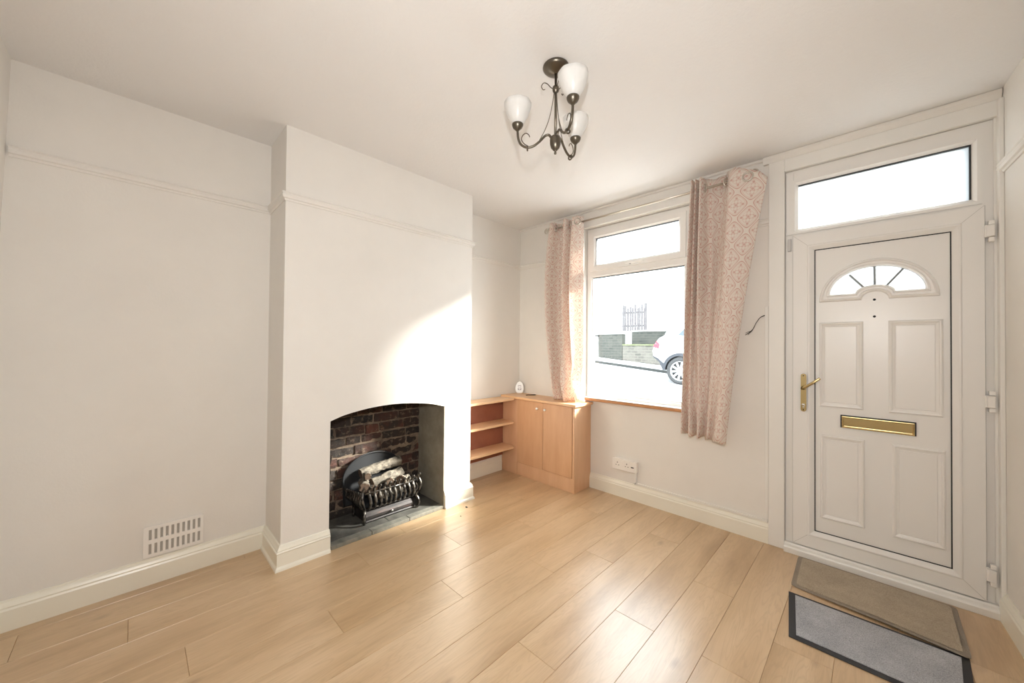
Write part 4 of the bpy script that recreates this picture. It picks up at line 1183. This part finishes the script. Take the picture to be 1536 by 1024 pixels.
M_house = stone_mat('pale house render', (0.74, 0.72, 0.68), (0.80, 0.78, 0.74), 3, 0.1)
M_roof = stone_mat('slate roof', (0.32, 0.32, 0.34), (0.42, 0.42, 0.44), 8, 0.3)
M_wglass = mat('house window glass', (0.30, 0.42, 0.44), 0.15)
def house(x0, x1, wins, doors, label, zt=6.6):
    h = empty('terraced_house', ((x0 + x1) / 2, 13.0, 1.8)); tag(h, label, 'house')
    lx, ly, lz = -(x0 + x1) / 2, -13.0, -1.8
    def hp_(mb, name, m, par=None, **k):
        o = mb.build(name, m, par or h, **k)
        if par is None: o.location = (lx, ly, lz)
        return o
    hp_(MB().box(x0, x1, 13.0, 19.0, 1.8, zt), 'wall', M_house)
    rf = MB(); rf.prism([(12.7, zt), (19.3, zt), (16.0, zt + 2.0)], lambda u, v, w: (w, u, v), x0, x1)
    rf.box(x0, x1, 12.68, 12.78, zt - 0.10, zt + 0.02)
    hp_(rf, 'roof', M_roof)
    for (a, b, c_, d_) in wins:
        w = MB(); w.grid_plate([a - 0.06, a, (a + b) / 2 - 0.02, (a + b) / 2 + 0.02, b, b + 0.06], [c_ - 0.06, c_, d_, d_ + 0.06], {(1, 1), (3, 1)}, FR, 12.96, 13.0)
        wo = hp_(w, 'window', M_white)
        MB().box(a, b, 12.975, 12.985, c_, d_).build('pane', M_wglass, wo)
        sl_ = MB().box(a - 0.12, b + 0.12, 12.9, 13.0, c_ - 0.16, c_ - 0.06).build('sill', M_house, wo)
    for (a, b, zt_) in doors:
        do = hp_(MB().box(a, b, 12.95, 13.0, 1.86, zt_), 'door', M_white)
        MB().box(a + 0.15, b - 0.15, 12.94, 12.95, zt_ - 0.7, zt_ - 0.25).build('pane', M_wglass, do)
house(-12.0, -6.25, [(-7.35, -6.52, 4.11, 5.10), (-9.6, -8.6, 4.1, 5.1), (-9.6, -8.6, 2.4, 3.4)], [(-7.4, -6.6, 3.7)], 'pale rendered terraced house opposite, left one, with teal window')
house(-6.20, -3.35, [(-5.80, -5.10, 4.60, 5.60), (-4.33, -3.66, 4.02, 4.40)], [], 'pale rendered terraced house opposite, middle one behind the fence')
house(-3.30, 3.0, [(-2.95, -2.35, 3.70, 4.60), (-2.9, -1.6, 2.7, 3.1)], [(-1.0, -0.2, 3.8)], 'pale rendered terraced house opposite, right one behind the car')

# car across the street
car = empty('car', (0.75, 7.4, 0.28)); tag(car, 'white hatchback car with alloy wheels parked across the street', 'car')
CYF, CYB = 6.5, 8.25
M_carp = mat('white car paint', (0.82, 0.83, 0.84), 0.25, coat=0.6)
M_cladd = mat('dark grey cladding', (0.03, 0.033, 0.04), 0.6)
M_tyre = mat('tyre rubber', (0.045, 0.045, 0.045), 0.8)
M_alloy = mat('alloy wheel', (0.80, 0.80, 0.80), 0.35, 0.3)
M_tail = mat('red tail lamp', (0.75, 0.03, 0.05), 0.25)
def cpt(mb, name, m, par=None, **k):
    o = mb.build(name, m, par or car, **k)
    if par is None: o.location = (-0.75, -7.4, -0.28)
    return o
WXC, WZC, WR = -0.71, 0.648, 0.335
WX2, WZ2 = WXC + 2.62, 0.648 - 0.236
def sl(x, z): return z + SL * (x - WXC)          # the car stands on the slope
def arch_cut(cx, r, n=10, z=0.648):
    return [(cx + r * math.cos(a), z + r * math.sin(a)) for a in [PI - k * PI / n for k in range(n + 1)]]
body_p = [(-1.46, 0.92), (-1.20, 0.80), (-1.14, 0.66)] + [(x, z) for x, z in arch_cut(WXC, 0.40)][1:-1] + [(-0.30, 0.62), (1.48, 0.62)] + [(x, z) for x, z in arch_cut(WX2, 0.40)][1:-1] + [(2.40, 0.62), (2.85, 0.70), (2.95, 0.95), (2.88, 1.15), (2.55, 1.28), (1.75, 1.42), (-1.10, 1.50), (-1.28, 1.40), (-1.40, 1.25), (-1.48, 1.08)]
body_p = [(x, sl(x, z)) for x, z in body_p]
def taper(u, v, w):
    # w 0..1 across the car, rounding the sides in plan near the ends
    k = max(0, (abs(u - 0.75) - 1.7) / 0.55)
    e = 0.16 * k * k
    yy = lerp(CYF + e, CYB - e, w)
    return (u, yy, v)
bd = MB(); bd.prism(body_p, taper, 0.0, 1.0)
cpt(bd, 'body_shell', M_carp, bevel=0.05, seg=4)
gh_lo = [(-1.18, 1.47), (1.70, 1.41)]; gh = [(-1.14, 1.50), (1.62, 1.42), (0.95, 1.86), (0.2, 1.93), (-0.65, 1.90), (-0.98, 1.80)]
def gtap(u, v, w):
    zz = (sl(u, 0) * 0 + v)
    k = (v - 1.42) / 0.5
    return (u, lerp(CYF + 0.05 + 0.13 * k, CYB - 0.05 - 0.13 * k, w), sl(u, v))
g2 = MB(); g2.prism(gh, gtap, 0.0, 1.0)
cpt(g2, 'cabin', M_carp, bevel=0.04, seg=3)
gq = MB(); gq.prism([(-0.80, 1.52), (-0.36, 1.50), (-0.36, 1.78), (-0.62, 1.74)], lambda u, v, w: gtap(u, v, -0.006 if w == 0 else 0.01), 0, 1)
cpt(gq, 'quarter_window', M_carglass)
gq = MB(); gq.prism([(-0.28, 1.50), (1.35, 1.46), (0.90, 1.78), (0.2, 1.82), (-0.28, 1.80)], lambda u, v, w: gtap(u, v, -0.006 if w == 0 else 0.01), 0, 1)
cpt(gq, 'side_window', M_carglass)
cd = MB(); cd.prism([(x, sl(x, z)) for x, z in [(-1.47, 0.935), (-1.24, 0.80), (-1.16, 0.64), (-1.09, 0.66), (-1.10, 0.78), (-1.30, 0.90)]], lambda u, v, w: (u, lerp(CYF - 0.012 + 0.16 * max(0, (abs(u - 0.75) - 1.7) / 0.55) ** 2, CYB, w), v), 0, 1)
cpt(cd, 'bumper_cladding', M_cladd)
for cx, cz in ((WXC, WZC), (WX2, WZ2)):
    outer = arch_cut(cx, 0.435, 16, cz + 0.005); inner = arch_cut(cx, 0.365, 16, cz + 0.005)
    poly = outer + inner[::-1]
    a_ = MB(); a_.loft([[(x, CYF - 0.015, z) for x, z in outer], [(x, CYF - 0.015, z) for x, z in inner], [(x, CYF + 0.3, z) for x, z in inner], [(x, CYF + 0.3, z) for x, z in outer]], False)
    cpt(a_, 'arch_trim', M_cladd, fix=False)
tl = MB(); tl.prism([(x, sl(x, z)) for x, z in [(-1.435, 1.16), (-1.27, 1.14), (-1.26, 1.27), (-1.33, 1.33), (-1.37, 1.25), (-1.41, 1.24)]], lambda u, v, w: (u, lerp(CYF - 0.012 + 0.16 * max(0, (abs(u - 0.75) - 1.7) / 0.55) ** 2, CYF + 0.22, w), v), 0, 1)
cpt(tl, 'tail_lamp', M_tail, bevel=0.01)
for cx, cz, y in ((WXC, WZC, CYF), (WX2, WZ2, CYF), (WXC, WZC, CYB - 0.22), (WX2, WZ2, CYB - 0.22)):
    ty = MB(); ty.lathe([(0.235, 0.0), (0.245, -0.012), (0.30, -0.016), (0.325, -0.004), (WR, 0.02), (WR, 0.18), (0.32, 0.215), (0.235, 0.22)], (cx, y, cz), (0, 1, 0), 40)
    to = cpt(ty, 'wheel', M_tyre)
    rm = MB(); rm.lathe([(0.238, -0.010), (0.228, 0.002), (0.222, 0.03), (0.222, 0.15)], (cx, y, cz), (0, 1, 0), 40)
    rm.lathe([(0.0, -0.006), (0.045, -0.004), (0.055, 0.008), (0.055, 0.04)], (cx, y, cz), (0, 1, 0), 20)
    for k in range(10):
        a = 2 * PI * k / 10 + 0.1
        d = Vector((math.cos(a), 0, math.sin(a))); s_ = Vector((-math.sin(a), 0, math.cos(a)))
        rm.obox(Vector((cx, y + 0.012, cz)) + d * 0.135, d, (0, 1, 0), s_, 0.095, 0.012, 0.021)
    rm.build('rim', M_alloy, to)
    MB().lathe([(0.0, 0.06), (0.221, 0.06)], (cx, y, cz), (0, 1, 0), 24).build('brake_disc', M_tyre, to)

# ------------------------------------------------------------------ light
sun_d = bpy.data.lights.new('sun', 'SUN'); sun = bpy.data.objects.new('sun', sun_d); COL.objects.link(sun)
sun_dir = Vector((-0.84, -1.0, -0.66)).normalized()
sun.rotation_euler = sun_dir.to_track_quat('-Z', 'Y').to_euler()
sun.location = (6, 8, 8)
sun_d.energy = 28.0; sun_d.angle = math.radians(11.0); sun_d.color = (1.0, 0.95, 0.88)

w = bpy.data.worlds.new('world'); SC.world = w; w.use_nodes = True
nt = w.node_tree; bg = nt.nodes['Background']; bg.inputs[0].default_value = (0.86, 0.93, 1.0, 1); bg.inputs[1].default_value = 10.0

def portal(name, x0, x1, z0, z1, y):
    d = bpy.data.lights.new(name, 'AREA'); o = bpy.data.objects.new(name, d); COL.objects.link(o)
    d.shape = 'RECTANGLE'; d.size = x1 - x0; d.size_y = z1 - z0
    o.location = ((x0 + x1) / 2, y, (z0 + z1) / 2); o.rotation_euler = (-PI / 2, 0, 0)
    d.cycles.is_portal = True
portal('window_portal', 0.80, 1.70, 0.78, 2.29, 0.16)
portal('door_portal', 2.30, 3.02, 1.5, 2.32, 0.10)

# the photographer's flash above the camera
fl = bpy.data.lights.new('camera_flash', 'SPOT'); flo = bpy.data.objects.new('camera_flash', fl); COL.objects.link(flo)
flo.location = CAM + Ru * 0.25 - Rf * 0.03
aim = (Vector((0.55, -0.9, 1.35)) - flo.location)
flo.rotation_euler = aim.to_track_quat('-Z', 'Y').to_euler()
fl.energy = 94.0; fl.spot_size = math.radians(158); fl.spot_blend = 0.9; fl.shadow_soft_size = 0.025; fl.color = (1.0, 0.985, 0.97)

# ------------------------------------------------------------------ colour management and cycles quality
vs = SC.view_settings
vs.view_transform = 'Standard'; vs.look = 'None'; vs.exposure = 0.0; vs.gamma = 1.0; vs.use_curve_mapping = False
SC.cycles.use_denoising = True
SC.cycles.max_bounces = 12; SC.cycles.diffuse_bounces = 6; SC.cycles.glossy_bounces = 4; SC.cycles.transparent_max_bounces = 12
SC.cycles.sample_clamp_indirect = 8.0
SC.cycles.caustics_reflective = False; SC.cycles.caustics_refractive = False

# repeats share a group
for o in bpy.data.objects:
    if o.parent or 'category' not in o: continue
    g_ = {'log': 'logs in the fire basket', 'curtain': 'patterned curtains at the window', 'door mat': 'mats by the front door', 'house': 'terraced houses across the street',
          'garden wall': 'stone garden walls across the street', 'crumb': 'crumbs on the floor', 'cable trunking': 'white cable trunking on the front wall'}.get(o['category'])
    if g_: o['group'] = g_
